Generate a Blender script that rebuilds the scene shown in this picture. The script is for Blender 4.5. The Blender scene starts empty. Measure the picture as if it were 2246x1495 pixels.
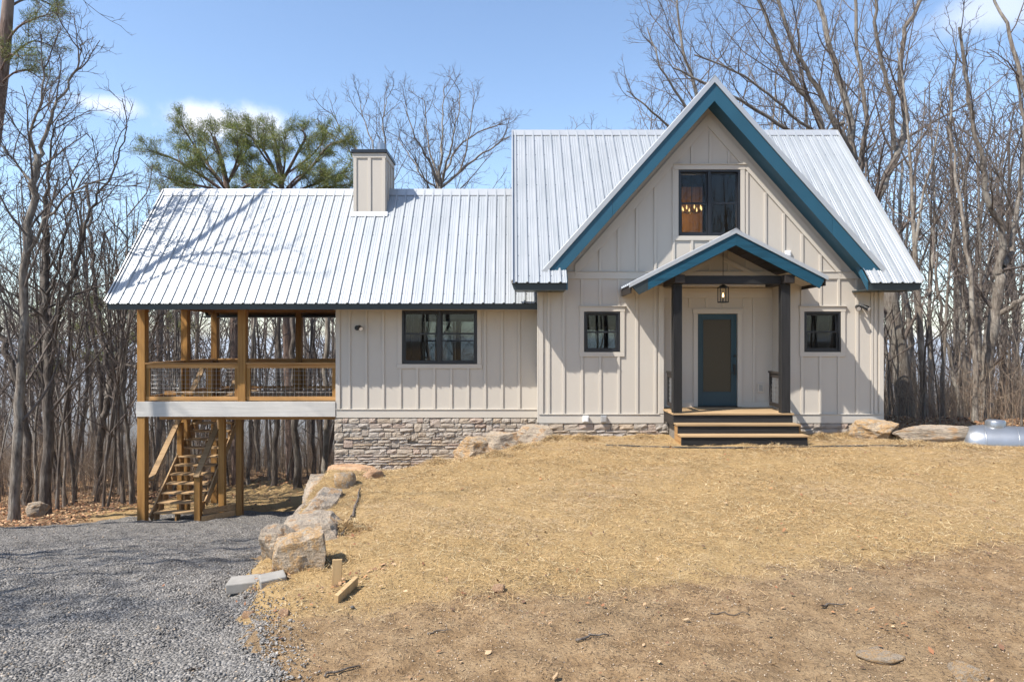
import bpy, bmesh, math, random
import numpy as np
from mathutils import Vector, Matrix, noise as mnoise

scene = bpy.context.scene
COL = scene.collection
R = math.radians
RNG = random.Random(7)
NR = np.random.default_rng(11)

# ------------------------------------------------------------------ camera, sky, sun, exposure
EYE = 2.2
cam_d = bpy.data.cameras.new('camera'); cam_d.sensor_width = 36; cam_d.lens = 24
cam_d.clip_start = 0.1; cam_d.clip_end = 20000
cam = bpy.data.objects.new('camera', cam_d); COL.objects.link(cam)
cam.location = (0, 0, EYE); cam.rotation_euler = (R(90), 0, 0)
scene.camera = cam

SUNDIR = Vector((1.68, 1.0, -2.5)).normalized()       # the way the light travels
sun_d = bpy.data.lights.new('sun', 'SUN'); sun_d.energy = 5.0; sun_d.angle = R(0.53); sun_d.color = (1.0, 0.94, 0.86)
sun = bpy.data.objects.new('sun', sun_d); COL.objects.link(sun)
sun.rotation_euler = SUNDIR.to_track_quat('-Z', 'Y').to_euler()
sun.location = (-30, -20, 50)
tos = -SUNDIR
SUN_EL = math.asin(tos.z); SUN_ROT = math.atan2(tos.x, tos.y)

world = bpy.data.worlds.new('World'); scene.world = world; world.use_nodes = True
wn = world.node_tree.nodes; wl = world.node_tree.links
for n in list(wn): wn.remove(n)
wout = wn.new('ShaderNodeOutputWorld'); wbg = wn.new('ShaderNodeBackground')
sky = wn.new('ShaderNodeTexSky'); sky.sky_type = 'NISHITA'; sky.sun_disc = False
sky.sun_elevation = SUN_EL; sky.sun_rotation = SUN_ROT
sky.altitude = 300; sky.air_density = 1.0; sky.dust_density = 0.6; sky.ozone_density = 1.6
wbg.inputs['Strength'].default_value = 0.15
def wmath(op, a, b=None, vec=False):
    n = wn.new('ShaderNodeVectorMath' if vec else 'ShaderNodeMath'); n.operation = op
    for i, s in enumerate((a, b)):
        if s is None: continue
        if hasattr(s, 'is_linked'): wl.new(s, n.inputs[i])
        else: n.inputs[i].default_value = s
    return n.outputs['Value'] if (op == 'DOT_PRODUCT') else n.outputs[0]
wtc = wn.new('ShaderNodeTexCoord'); wdir = wtc.outputs['Generated']
wno = wn.new('ShaderNodeTexNoise'); wno.inputs['Scale'].default_value = 9; wno.inputs['Detail'].default_value = 7
wno.inputs['Roughness'].default_value = 0.6
wl.new(wdir, wno.inputs['Vector'])
ncent = wmath('SUBTRACT', wno.outputs['Fac'], 0.5)
cloud_total = None
# small fair-weather clouds: direction (x, z for y = 1), half width, half height, density
CLOUDS = [((-.425, 1, .318), .075, .026, .8), ((-.372, 1, .312), .05, .03, .62), ((-.60, 1, .346), .05, .014, .5),
          ((.70, 1, .485), .09, .03, .38),
          ((-1, .3, .4), .12, .04, .8), ((1, -.1, .45), .14, .05, .8), ((.4, -1, .4), .12, .04, .8),
          ((-.6, -1, .5), .15, .05, .7), ((1, .35, .3), .1, .03, .6), ((-1, -.4, .3), .12, .04, .7)]
for c, hw, hh, dens in CLOUDS:
    cd = Vector(c).normalized(); rt = cd.cross(Vector((0, 0, 1))).normalized(); up = rt.cross(cd).normalized()
    u = wmath('DIVIDE', wmath('DOT_PRODUCT', wdir, tuple(rt), True), hw)
    v = wmath('DIVIDE', wmath('DOT_PRODUCT', wdir, tuple(up), True), hh)
    d2 = wmath('ADD', wmath('MULTIPLY', u, u), wmath('MULTIPLY', v, v))
    d = wmath('SQRT', d2)
    front = wmath('GREATER_THAN', wmath('DOT_PRODUCT', wdir, tuple(cd), True), 0.3)
    e = wmath('SUBTRACT', 1.0, wmath('ADD', d, wmath('MULTIPLY', ncent, 2.2)))
    mr = wn.new('ShaderNodeMapRange'); mr.interpolation_type = 'SMOOTHSTEP'
    wl.new(e, mr.inputs['Value']); mr.inputs['From Min'].default_value = -0.1; mr.inputs['From Max'].default_value = 0.9
    m = wmath('MULTIPLY', wmath('MULTIPLY', mr.outputs['Result'], front), dens)
    cloud_total = m if cloud_total is None else wmath('MAXIMUM', cloud_total, m)
wmix = wn.new('ShaderNodeMix'); wmix.data_type = 'RGBA'
wl.new(cloud_total, wmix.inputs['Factor']); wl.new(sky.outputs[0], wmix.inputs['A'])
wmix.inputs['B'].default_value = (6.2, 6.1, 6.3, 1)
wl.new(wmix.outputs['Result'], wbg.inputs['Color']); wl.new(wbg.outputs[0], wout.inputs['Surface'])

scene.view_settings.view_transform = 'Standard'; scene.view_settings.look = 'None'
scene.view_settings.gamma = 1.0; scene.view_settings.use_curve_mapping = False
scene.view_settings.exposure = 0.74
scene.cycles.use_denoising = True
scene.cycles.max_bounces = 6; scene.cycles.diffuse_bounces = 3; scene.cycles.glossy_bounces = 3
scene.cycles.transparent_max_bounces = 10; scene.cycles.caustics_reflective = False; scene.cycles.caustics_refractive = False

# ------------------------------------------------------------------ helpers
F = 2246 * 24 / 36.0
def P(px, py, Y):                         # a point of the place seen at that picture spot, Y metres away
    return Vector(((px - 1123) * Y / F, Y, EYE - (py - 747.5) * Y / F))

def smooth(a, b, t):
    t = np.clip((t - a) / (b - a), 0, 1); return t * t * (3 - 2 * t)

class MB:
    def __init__(s): s.v = []; s.f = []
    def add(s, vs, fs):
        o = len(s.v); s.v += [tuple(v) for v in vs]; s.f += [tuple(i + o for i in f) for f in fs]; return s
    def box(s, x0, x1, y0, y1, z0, z1):
        return s.add([(x0,y0,z0),(x1,y0,z0),(x1,y1,z0),(x0,y1,z0),(x0,y0,z1),(x1,y0,z1),(x1,y1,z1),(x0,y1,z1)],
                     [(0,3,2,1),(4,5,6,7),(0,1,5,4),(1,2,6,5),(2,3,7,6),(3,0,4,7)])
    def prism(s, poly, y0, y1):            # polygon in XZ, counter-clockwise seen from the front
        n = len(poly)
        vs = [(x, y0, z) for x, z in poly] + [(x, y1, z) for x, z in poly]
        fs = [tuple(range(n)), tuple(range(2*n-1, n-1, -1))] + [((i+1) % n, i, n+i, n+(i+1) % n) for i in range(n)]
        return s.add(vs, fs)
    def prismx(s, poly, x0, x1):           # polygon in YZ
        n = len(poly)
        vs = [(x0, y, z) for y, z in poly] + [(x1, y, z) for y, z in poly]
        fs = [tuple(range(n-1, -1, -1)), tuple(range(n, 2*n))] + [(i, (i+1) % n, n+(i+1) % n, n+i) for i in range(n)]
        return s.add(vs, fs)
    def bar(s, p0, p1, w, h, up=(0,0,1)):
        p0 = Vector(p0); p1 = Vector(p1); d = (p1-p0).normalized()
        r = d.cross(Vector(up)).normalized(); u = r.cross(d).normalized()
        c = []
        for p in (p0, p1):
            for a, b in ((-1,-1),(1,-1),(1,1),(-1,1)): c.append(p + r*(a*w/2) + u*(b*h/2))
        return s.add(c, [(3,2,1,0),(4,5,6,7),(0,1,5,4),(1,2,6,5),(2,3,7,6),(3,0,4,7)])
    def tube(s, pts, rad, n=6, caps=True):
        pts = [Vector(p) for p in pts]; m = len(pts)
        if not hasattr(rad, '__len__'): rad = [rad]*m
        vs = []; prev = None
        for i in range(m):
            d = (pts[min(i+1, m-1)] - pts[max(i-1, 0)]).normalized()
            if prev is None:
                a = Vector((1,0,0)) if abs(d.x) < .8 else Vector((0,1,0))
            else: a = prev
            u = (a - d*a.dot(d)).normalized(); w = d.cross(u); prev = u
            for k in range(n):
                t = 2*math.pi*k/n; vs.append(pts[i] + (u*math.cos(t) + w*math.sin(t))*rad[i])
        fs = [(i*n+k, i*n+(k+1) % n, (i+1)*n+(k+1) % n, (i+1)*n+k) for i in range(m-1) for k in range(n)]
        if caps: fs += [tuple(range(n-1,-1,-1)), tuple(range((m-1)*n, m*n))]
        return s.add(vs, fs)
    def lathe(s, prof, c, n=20, axis='z'):
        vs = []; c = Vector(c)
        for r, h in prof:
            for k in range(n):
                t = 2*math.pi*k/n; a, b = r*math.cos(t), r*math.sin(t)
                vs.append(c + (Vector((a,b,h)) if axis == 'z' else Vector((h,a,b)) if axis == 'x' else Vector((a,h,b))))
        m = len(prof)
        return s.add(vs, [(i*n+k, i*n+(k+1) % n, (i+1)*n+(k+1) % n, (i+1)*n+k) for i in range(m-1) for k in range(n)]
                     + [tuple(range(n-1,-1,-1)), tuple(range((m-1)*n, m*n))])
    def mesh(s, name, mat, smoothf=False):
        me = bpy.data.meshes.new(name); me.from_pydata(s.v, [], s.f); me.update()
        if mat: me.materials.append(mat)
        if smoothf: me.polygons.foreach_set('use_smooth', [True]*len(me.polygons))
        return me
    def build(s, name, mat, parent=None, bevel=0, smoothf=False):
        o = link(name, s.mesh(name, mat, smoothf), parent)
        if bevel:
            b = o.modifiers.new('edge', 'BEVEL'); b.width = bevel; b.segments = 2; b.limit_method = 'ANGLE'
        return o

def link(name, data, parent=None, loc=None):
    o = bpy.data.objects.new(name, data); COL.objects.link(o)
    if loc is not None: o.location = loc
    if parent is not None:
        o.parent = parent; o.matrix_parent_inverse = PINV[parent.name]
    if o.name not in PINV: PINV[o.name] = Matrix.Identity(4)
    return o
PINV = {}
def thing(name, label, cat, loc=(0,0,0), group=None):
    o = bpy.data.objects.new(name, None); COL.objects.link(o); o.location = loc; o.empty_display_size = .2
    o['label'] = label; o['category'] = cat
    if group: o['group'] = group
    PINV[o.name] = Matrix.Translation(-Vector(loc))
    return o
def tag(o, label=None, cat=None, group=None, kind=None):
    if label: o['label'] = label
    if cat: o['category'] = cat
    if group: o['group'] = group
    if kind: o['kind'] = kind
    return o

def fast_mesh(name, verts, faces, mat, cols=None, smoothf=False):   # numpy arrays
    me = bpy.data.meshes.new(name); nf, k = faces.shape
    me.vertices.add(len(verts)); me.vertices.foreach_set('co', verts.astype(np.float32).ravel())
    me.loops.add(nf*k); me.loops.foreach_set('vertex_index', faces.astype(np.int32).ravel())
    me.polygons.add(nf); me.polygons.foreach_set('loop_start', np.arange(0, nf*k, k, dtype=np.int32))
    if smoothf: me.polygons.foreach_set('use_smooth', np.ones(nf, dtype=bool))
    if cols is not None:
        a = me.color_attributes.new('col', 'FLOAT_COLOR', 'POINT')
        c = np.ones((len(verts), 4), np.float32); c[:, :cols.shape[1]] = cols; a.data.foreach_set('color', c.ravel())
    me.update(); me.validate()
    me.materials.append(mat); return me

# ------------------------------------------------------------------ materials
class NT:
    def __init__(s, name):
        s.m = bpy.data.materials.new(name); s.m.use_nodes = True; s.n = s.m.node_tree.nodes; s.l = s.m.node_tree.links
        s.b = s.n['Principled BSDF']; s.out = s.n['Material Output']
    def new(s, t, **kw):
        n = s.n.new(t)
        for k, v in kw.items(): setattr(n, k, v)
        return n
    def put(s, sock, val):
        if hasattr(val, 'is_linked'): s.l.new(val, sock)
        else: sock.default_value = val
    def coord(s, kind='Object', scale=(1,1,1), rnd=True):
        tc = s.new('ShaderNodeTexCoord'); mp = s.new('ShaderNodeMapping'); mp.inputs['Scale'].default_value = scale
        s.l.new(tc.outputs[kind], mp.inputs['Vector'])
        if rnd:
            oi = s.new('ShaderNodeObjectInfo'); ml = s.new('ShaderNodeMath', operation='MULTIPLY'); ml.inputs[1].default_value = 37.0
            s.l.new(oi.outputs['Random'], ml.inputs[0]); s.l.new(ml.outputs[0], mp.inputs['Location'])
        return mp.outputs[0]
    def noise(s, vec, scale, detail=4, rough=.55):
        n = s.new('ShaderNodeTexNoise'); n.inputs['Scale'].default_value = scale; n.inputs['Detail'].default_value = detail
        n.inputs['Roughness'].default_value = rough; s.l.new(vec, n.inputs['Vector']); return n.outputs['Fac']
    def ramp(s, fac, stops):
        r = s.new('ShaderNodeValToRGB'); e = r.color_ramp.elements
        while len(e) > 1: e.remove(e[-1])
        e[0].position = stops[0][0]; e[0].color = (*stops[0][1], 1)
        for p, c in stops[1:]:
            x = e.new(p); x.color = (*c, 1)
        s.l.new(fac, r.inputs[0]); return r.outputs[0]
    def mix(s, f, a, b, blend='MIX'):
        m = s.new('ShaderNodeMix'); m.data_type = 'RGBA'; m.blend_type = blend
        s.put(m.inputs['Factor'], f)
        for k, v in (('A', a), ('B', b)):
            s.put(m.inputs[k], v if hasattr(v, 'is_linked') else (*v, 1))
        return m.outputs['Result']
    def math(s, op, a, b=0.0):
        m = s.new('ShaderNodeMath', operation=op); s.put(m.inputs[0], a); s.put(m.inputs[1], b); return m.outputs[0]
    def rand(s): return s.new('ShaderNodeObjectInfo').outputs['Random']
    def bump(s, h, strength, dist=.01):
        b = s.new('ShaderNodeBump'); b.inputs['Strength'].default_value = strength; b.inputs['Distance'].default_value = dist
        s.l.new(h, b.inputs['Height']); s.l.new(b.outputs[0], s.b.inputs['Normal'])
    def fin(s, col, rough=.6, metal=0.0, spec=None):
        s.put(s.b.inputs['Base Color'], col if hasattr(col, 'is_linked') else (*col, 1))
        s.put(s.b.inputs['Roughness'], rough); s.put(s.b.inputs['Metallic'], metal)
        if spec is not None: s.b.inputs['Specular IOR Level'].default_value = spec
        return s.m

def m_wood(name, c1, c2, axis, rough=.7, bump=.25, knots=True, rndv=.25):
    t = NT(name); sc = [26, 26, 26]; sc['xyz'.index(axis)] = 1.2
    v = t.coord('Object', tuple(sc)); g = t.noise(v, 1.0, 6, .6)
    col = t.ramp(g, [(.3, c2), (.5, c1), (.72, tuple(min(1, x*1.18) for x in c1))])
    v2 = t.coord('Object', (1,1,1)); w = t.noise(v2, 1.6, 3)
    col = t.mix(t.math('MULTIPLY', w, .5), col, tuple(x*.6 for x in c2))
    hs = t.new('ShaderNodeHueSaturation'); t.l.new(col, hs.inputs['Color'])
    t.l.new(t.math('ADD', t.math('MULTIPLY', t.rand(), rndv*2), 1-rndv), hs.inputs['Value'])
    t.bump(g, bump, .004)
    return t.fin(hs.outputs[0], rough, 0, .25)
def m_plain(name, c, rough=.5, metal=0.0, var=.12, scale=3.0, bump=0, bscale=60, spec=None):
    t = NT(name); v = t.coord('Object', (1,1,1)); n = t.noise(v, scale, 5)
    col = t.ramp(n, [(.25, tuple(x*(1-var) for x in c)), (.75, tuple(min(1, x*(1+var)) for x in c))])
    if bump: t.bump(t.noise(v, bscale, 4), bump, .004)
    return t.fin(col, rough, metal, spec)

M = {}
# siding: painted fibre-cement with a pressed wood grain
def m_siding(name, c):
    t = NT(name); v = t.coord('Object', (60, 60, 3.0), False); g = t.noise(v, 1, 5, .6)
    v2 = t.coord('Object', (1,1,.5), False); w = t.noise(v2, .9, 4)
    v3 = t.coord('Object', (7,7,.6), False); st = t.noise(v3, 1, 4)
    col = t.ramp(w, [(.3, tuple(x*.95 for x in c)), (.7, c)])
    col = t.mix(t.math('MULTIPLY', st, .14), col, tuple(x*.72 for x in c))
    t.bump(g, .14, .003)
    return t.fin(col, .62)
M['siding'] = m_siding('siding_paint', (.505, .463, .402))
M['trim'] = m_siding('trim_paint', (.525, .482, .418))
M['teal'] = m_plain('teal_paint', (.011, .074, .122), .5, 0, .12, 1.5, .1, 40)
M['door_teal_shade'] = m_plain('shaded_door_teal_paint', (.006, .04, .058), .4, 0, .12, 1.5, .1, 40)  # same teal as the trim, porch shade darkened into the colour
M['teal_rough'] = m_wood('teal_stained_wood', (.011, .078, .13), (.006, .042, .07), 'x', .6, .3)
M['dark_eave_shade'] = m_plain('shade_darkened_fascia', (.02, .03, .032), .45, 0, .08, 1.5)  # teal trim paint with eave shade put into its colour; also dark lumber
def m_metal():
    t = NT('galvanised_roof_metal'); v = t.coord('Object', (1.5, .4, .4)); n = t.noise(v, 2.2, 5)
    col = t.ramp(n, [(.3, (.35,.375,.39)), (.7, (.43,.45,.465))])
    hs = t.new('ShaderNodeHueSaturation'); t.l.new(col, hs.inputs['Color'])
    t.l.new(t.math('ADD', t.math('MULTIPLY', t.rand(), .1), .95), hs.inputs['Value'])
    t.bump(t.noise(t.coord('Object', (3, .7, .7)), 2, 3), .06, .02)
    return t.fin(hs.outputs[0], .42, .35)
M['metal'] = m_metal()
M['metal_trim'] = m_plain('roof_trim_metal', (.44,.455,.465), .4, .4, .06, 2)
M['flash'] = m_plain('bright_flashing', (.5,.51,.52), .35, .6, .06, 3)
M['steel'] = m_plain('stainless_flue', (.38,.39,.41), .28, 1.0, .05, 3)
M['black'] = m_plain('black_window_frame', (.012,.013,.016), .35, 0, .1, 4)
M['iron'] = m_plain('black_iron', (.015,.015,.015), .4, .3, .1, 8)
M['cap'] = m_plain('dark_cap_metal', (.012,.018,.028), .4, .2, .1, 4)
M['darkwood_z'] = m_wood('charcoal_stained_post', (.022,.021,.021), (.010,.010,.010), 'z', .6, .35)
M['darkwood_x'] = m_wood('charcoal_stained_beam', (.025,.024,.024), (.011,.011,.011), 'x', .6, .35)
M['darkwood_y'] = m_wood('charcoal_stained_boards', (.04,.033,.028), (.018,.015,.013), 'y', .6, .35)
M['pt_z'] = m_wood('pressure_treated_post', (.36,.19,.055), (.23,.11,.03), 'z', .7, .35)
M['pt_x'] = m_wood('pressure_treated_rail', (.45,.25,.095), (.31,.16,.055), 'x', .7, .35)
M['pt_y'] = m_wood('pressure_treated_board', (.38,.22,.09), (.25,.135,.055), 'y', .7, .35)
M['tread'] = m_wood('pale_tread_lumber', (.42,.28,.145), (.29,.175,.085), 'x', .75, .3)
M['deckboard'] = m_wood('deck_boards', (.42,.29,.16), (.3,.195,.1), 'x', .75, .3)
M['greyboard'] = m_wood('white_washed_rim', (.56,.535,.49), (.51,.488,.448), 'x', .65, .3, True, .06)
M['stake'] = m_wood('stake_lumber', (.5,.35,.18), (.36,.22,.1), 'z', .75, .35)
def m_glass():
    t = NT('window_glass'); fr = t.new('ShaderNodeFresnel'); fr.inputs['IOR'].default_value = 1.42
    tr = t.new('ShaderNodeBsdfTransparent'); tr.inputs[0].default_value = (.55,.58,.58,1)
    gl = t.new('ShaderNodeBsdfGlossy'); gl.inputs['Roughness'].default_value = .01; gl.inputs[0].default_value = (.9,.9,.9,1)
    mx = t.new('ShaderNodeMixShader'); t.l.new(fr.outputs[0], mx.inputs[0]); t.l.new(tr.outputs[0], mx.inputs[1]); t.l.new(gl.outputs[0], mx.inputs[2])
    t.l.new(mx.outputs[0], t.out.inputs['Surface']); return t.m
M['glass'] = m_glass()
def m_frost():
    t = NT('frosted_door_glass'); v = t.coord('Object', (1,1,1)); n = t.noise(v, 70, 4)
    col = t.ramp(n, [(.3, (.045,.038,.024)), (.7, (.10,.083,.055))]); t.bump(n, .5, .01); return t.fin(col, .2, 0, .2)
M['frost'] = m_frost()
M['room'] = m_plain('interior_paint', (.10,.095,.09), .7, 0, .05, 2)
M['roomfloor'] = m_wood('interior_floor_boards', (.2,.13,.07), (.12,.07,.04), 'x', .4, .1)
def m_emit(name, c, s):
    t = NT(name); t.b.inputs['Emission Color'].default_value = (*c, 1); t.b.inputs['Emission Strength'].default_value = s
    return t.fin(c, .4)
M['bulb'] = m_emit('warm_lit_bulb', (1.0, .62, .25), 3)
M['wire'] = m_plain('galvanised_wire', (.45,.45,.44), .4, .7, .1, 20)
M['white'] = m_plain('white_plastic', (.75,.74,.72), .4, 0, .04, 8)
M['mortar'] = m_plain('dark_mortar', (.17,.15,.125), .9, 0, .25, 12, .5, 60)
def m_stone():
    t = NT('foundation_stone'); r = t.rand()
    base = t.ramp(r, [(0, (.44,.385,.32)), (.14, (.50,.40,.29)), (.28, (.42,.375,.34)), (.42, (.54,.475,.40)), (.56, (.46,.31,.23)),
                      (.7, (.48,.43,.36)), (.84, (.54,.39,.24)), (1, (.39,.355,.31))])
    v = t.coord('Object', (1,1,1)); n = t.noise(v, 3.2, 7, .65); f = t.noise(v, 22, 5)
    col = t.mix(t.math('MULTIPLY', n, .55), base, (.26,.22,.18)); col = t.mix(t.math('MULTIPLY', f, .45), col, (.56,.52,.47))
    t.bump(t.math('ADD', n, f), .7, .05); return t.fin(col, .88)
M['stone'] = m_stone()
def m_rock(name, stops, dark=(.12,.11,.1)):
    t = NT(name); v = t.coord('Object', (1,1,1)); n = t.noise(v, 2.1, 8, .62); f = t.noise(v, 14, 8, .7); l = t.noise(t.coord('Object', (1,1,5)), 2.5, 5)
    col = t.ramp(n, stops); col = t.mix(t.ramp(f, [(.42, (0,0,0)), (.7, (.75,.75,.75))]), col, dark)
    lich = t.ramp(t.noise(v, 5.5, 6), [(.58, (0,0,0)), (.7, (.55,.55,.55))]); col = t.mix(lich, col, (.36,.36,.30))
    t.bump(t.math('ADD', t.math('ADD', f, n), l), .8, .06); return t.fin(col, .9)
M['rock_grey'] = m_rock('weathered_boulder', [(.25, (.20,.155,.11)), (.42, (.38,.305,.225)), (.53, (.46,.37,.27)), (.6, (.44,.26,.12)), (.75, (.49,.40,.30))])
M['rock_tan'] = m_rock('tan_sandstone', [(.25, (.28,.2,.125)), (.45, (.47,.37,.26)), (.55, (.50,.30,.12)), (.7, (.50,.41,.31))])
M['rock_orange'] = m_rock('orange_sandstone', [(.25, (.36,.2,.1)), (.5, (.55,.32,.17)), (.75, (.6,.42,.26))])
M['concrete'] = m_plain('concrete_paver', (.25,.235,.21), .85, 0, .2, 6, .5, 90)
def m_attr(name, rough=.8, trans=0, mul=1.0):
    t = NT(name); a = t.new('ShaderNodeVertexColor'); a.layer_name = 'col'
    m = t.fin(a.outputs[0], rough, 0, .25); return m
M['straw'] = m_attr('dry_straw'); M['pebble'] = m_attr('crushed_stone', .85); M['leaf'] = m_attr('dead_leaf'); M['needle'] = m_attr('pine_needle', .6)
def m_bark(name, c1, c2, c3):
    t = NT(name); v = t.coord('Object', (9,9,1.6)); n = t.noise(v, 2.2, 6, .65); v2 = t.coord('Object', (1,1,1)); p = t.noise(v2, 1.3, 5)
    col = t.ramp(n, [(.32, c2), (.55, c1), (.72, c3)])
    col = t.mix(t.ramp(p, [(.5, (0,0,0)), (.66, (.7,.7,.7))]), col, c3)
    hs = t.new('ShaderNodeHueSaturation'); t.l.new(col, hs.inputs['Color'])
    t.l.new(t.math('ADD', t.math('MULTIPLY', t.rand(), .5), .72), hs.inputs['Value'])
    t.bump(n, .9, .05); return t.fin(hs.outputs[0], .9)
M['bark'] = m_bark('oak_bark', (.20,.168,.135), (.065,.052,.042), (.34,.315,.27))
M['bark_dark'] = m_bark('dark_bark', (.12,.096,.077), (.04,.032,.026), (.225,.2,.17))
M['bark_brown'] = m_bark('pine_bark', (.16,.105,.08), (.06,.04,.03), (.24,.18,.15))
M['twig'] = m_bark('twig_bark', (.125,.098,.082), (.068,.052,.043), (.19,.16,.138))
M['brush'] = m_attr('dry_brush', .9)
M['tank'] = m_plain('silver_tank_paint', (.30,.315,.335), .34, .7, .12, 4)
M['rubber'] = m_plain('black_corrugated_pipe', (.025,.025,.025), .6, 0, .2, 20)
def m_ground():
    t = NT('earth'); a = t.new('ShaderNodeVertexColor'); a.layer_name = 'col'; sp = t.new('ShaderNodeSeparateColor'); t.l.new(a.outputs[0], sp.inputs[0])
    v = t.coord('Object', (1,1,1), False); big = t.noise(v, .5, 5); mid = t.noise(v, 4, 6, .65); fine = t.noise(v, 45, 6, .7)
    vs = t.coord('Object', (12, 40, 20), False); st = t.noise(vs, 3, 5, .7)
    dirt = t.ramp(mid, [(.3, (.185,.117,.06)), (.5, (.30,.20,.108)), (.7, (.395,.28,.162))])
    dirt = t.mix(t.ramp(fine, [(.38, (.6,.6,.6)), (.5, (0,0,0))]), dirt, (.14,.095,.058))
    dirt = t.mix(t.ramp(big, [(.45, (0,0,0)), (.65, (.5,.5,.5))]), dirt, (.27,.2,.12))
    straw = t.ramp(st, [(.3, (.16,.10,.046)), (.5, (.35,.235,.108)), (.68, (.50,.37,.19))])
    straw = t.mix(t.ramp(mid, [(.5, (0,0,0)), (.75, (.5,.5,.5))]), straw, (.38,.28,.16))
    lit = t.ramp(fine, [(.3, (.10,.062,.036)), (.5, (.235,.15,.085)), (.7, (.33,.23,.14))])
    lit = t.mix(t.ramp(mid, [(.45, (0,0,0)), (.7, (.7,.7,.7))]), lit, (.36,.24,.13))
    far = (.10, .088, .066)
    nz = t.math('MULTIPLY', t.math('SUBTRACT', mid, .5), 1.2)
    def mask(ch): 
        r = t.new('ShaderNodeMapRange'); t.l.new(t.math('ADD', sp.outputs[ch], nz), r.inputs[0]); r.inputs[1].default_value = .35; r.inputs[2].default_value = .65; return r.outputs[0]
    col = t.mix(mask(0), dirt, straw); col = t.mix(mask(1), col, lit); col = t.mix(sp.outputs[2], col, far)
    t.bump(t.math('ADD', fine, t.math('MULTIPLY', mid, 2)), .7, .05); return t.fin(col, .95, 0, .1)
M['ground'] = m_ground()
def m_gravel():
    t = NT('gravel_bed'); v = t.coord('Object', (1,1,1), False)
    vo = t.new('ShaderNodeTexVoronoi'); vo.inputs['Scale'].default_value = 42; t.l.new(v, vo.inputs['Vector'])
    sp = t.new('ShaderNodeSeparateColor'); t.l.new(vo.outputs['Color'], sp.inputs[0])
    col = t.ramp(sp.outputs[0], [(0, (.075,.07,.064)), (.5, (.155,.147,.137)), (.85, (.245,.233,.217)), (1, (.36,.33,.29))])
    big = t.noise(v, .7, 5); col = t.mix(t.ramp(big, [(.45, (0,0,0)), (.7, (.55,.55,.55))]), col, (.25,.235,.21))
    inv = t.math('SUBTRACT', 1.0, vo.outputs['Distance']); t.bump(inv, 1.0, .03); return t.fin(col, .9, 0, .2)
M['gravel'] = m_gravel()

# ------------------------------------------------------------------ terrain
def rockline(y): return np.interp(y, [0, 4, 6, 7.2, 10.5, 14.5, 15.6, 22], [-1.2, -1.75, -2.15, -2.75, -3.2, -3.75, -4.15, -4.2])
def height(x, y):
    x = np.asarray(x, float); y = np.asarray(y, float)
    yard = .15*smooth(9, 13.5, y) - .85*smooth(1.2, -2.7, x)*smooth(11.2, 15.2, y) - .12*smooth(-.5, -2.6, x) - .1*smooth(8, 14, x)
    low = np.interp(y, [-40, 0, 4.7, 7, 10, 15.7, 20], [.6, .1, -.15, -.36, -.92, -1.97, -2.45])
    r = rockline(y); w = smooth(r + .2, r - .3, x)
    z = yard*(1-w) + low*w
    # the hill falls away behind the house
    base = -2.45 + 2.2*smooth(-5, 9, x)
    d = np.maximum(y - 20, 0)
    zf = base - .10*d - .0022*np.minimum(d, 90)**2 - .14*np.maximum(d-90, 0)*smooth(90, 160, d)*np.exp(-np.maximum(d-160, 0)/300)
    b = smooth(18.5, 21, y); z = z*(1-b) + zf*b
    z = z - .05*np.maximum(-x-16, 0)*smooth(6, 20, y) - .05*np.maximum(x-16, 0)*smooth(6, 20, y)
    bump = .025*np.sin(x*2.1+y*1.3) + .02*np.sin(x*4.7-y*3.9+1) + .015*np.sin(x*9.1+y*8.3)
    hs = smooth(20, 24, y)
    fineb = .006*np.sin(x*17.3+3*np.sin(y*2.3)) + .006*np.sin(y*15.1+2.5*np.sin(x*3.1)) + .012*np.sin(x*6.3+2*np.sin(y*1.9))*np.sin(y*5.7+1.5*np.sin(x*2.7))
    z = z + bump*(.6 + 2.4*hs) + fineb*(1-hs) + hs*(.25*np.sin(x*.6+1)*np.sin(y*.5))
    return np.maximum(z, -140)
def H(x, y): return float(height(x, y))
def gravel_in(x, y):                       # > 0 inside the drive, metres from its edge
    right = np.interp(y, [-30, 0, 4.6, 5.7, 6.9, 7.6, 9, 12, 15.6, 22], [2.0, -.6, -1.65, -2.15, -2.8, -3.05, -3.35, -3.85, -4.2, -4.2])
    far = np.interp(x, [-40, -14, -10.7, -8.8, -6, -4], [3, 11.2, 14.0, 16.9, 17.8, 18.2])
    wob = .12*np.sin(y*3.1) + .08*np.sin(y*7.7+x*2) + .06*np.sin(x*5.3)
    return np.minimum(right - x, far - y) + wob
def strawline(x): return np.interp(x, [-2.2, 1.5, 5.6, 9, 14], [5.5, 6.05, 7.4, 8.0, 8.4])

def axis_pts(lo, hi, step, far, grow=1.18):
    a = list(np.arange(lo, hi + 1e-6, step)); s = step; v = hi
    while v < far: s *= grow; v += s; a.append(v)
    s = step; v = lo; pre = []
    while v > -far: s *= grow; v -= s; pre.append(v)
    return np.array(pre[::-1] + a)
gx = axis_pts(-14, 13, .11, 9000); gy = axis_pts(2.5, 24, .11, 9000)
GX, GY = np.meshgrid(gx, gy); GZ = height(GX, GY)
gin = gravel_in(GX, GY)
GZ = np.where(gin > .35, GZ - .03, GZ)
nx, ny = len(gx), len(gy)
idx = np.arange(nx*ny).reshape(ny, nx)
faces = np.stack([idx[:-1,:-1], idx[:-1,1:], idx[1:,1:], idx[1:,:-1]], -1).reshape(-1, 4)
straw_w = smooth(-.6, .8, GY - strawline(GX)) * (1 - smooth(.0, -.5, GX - rockline(GY)))
behind = smooth(15, 17, GY) * smooth(-1, -4.5, GX) * (1 - smooth(24.5, 26.5, GY))
straw_w = np.maximum(straw_w * (1 - smooth(15.6, 16.5, GY)), behind*smooth(-12, -9.5, GX))
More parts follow.
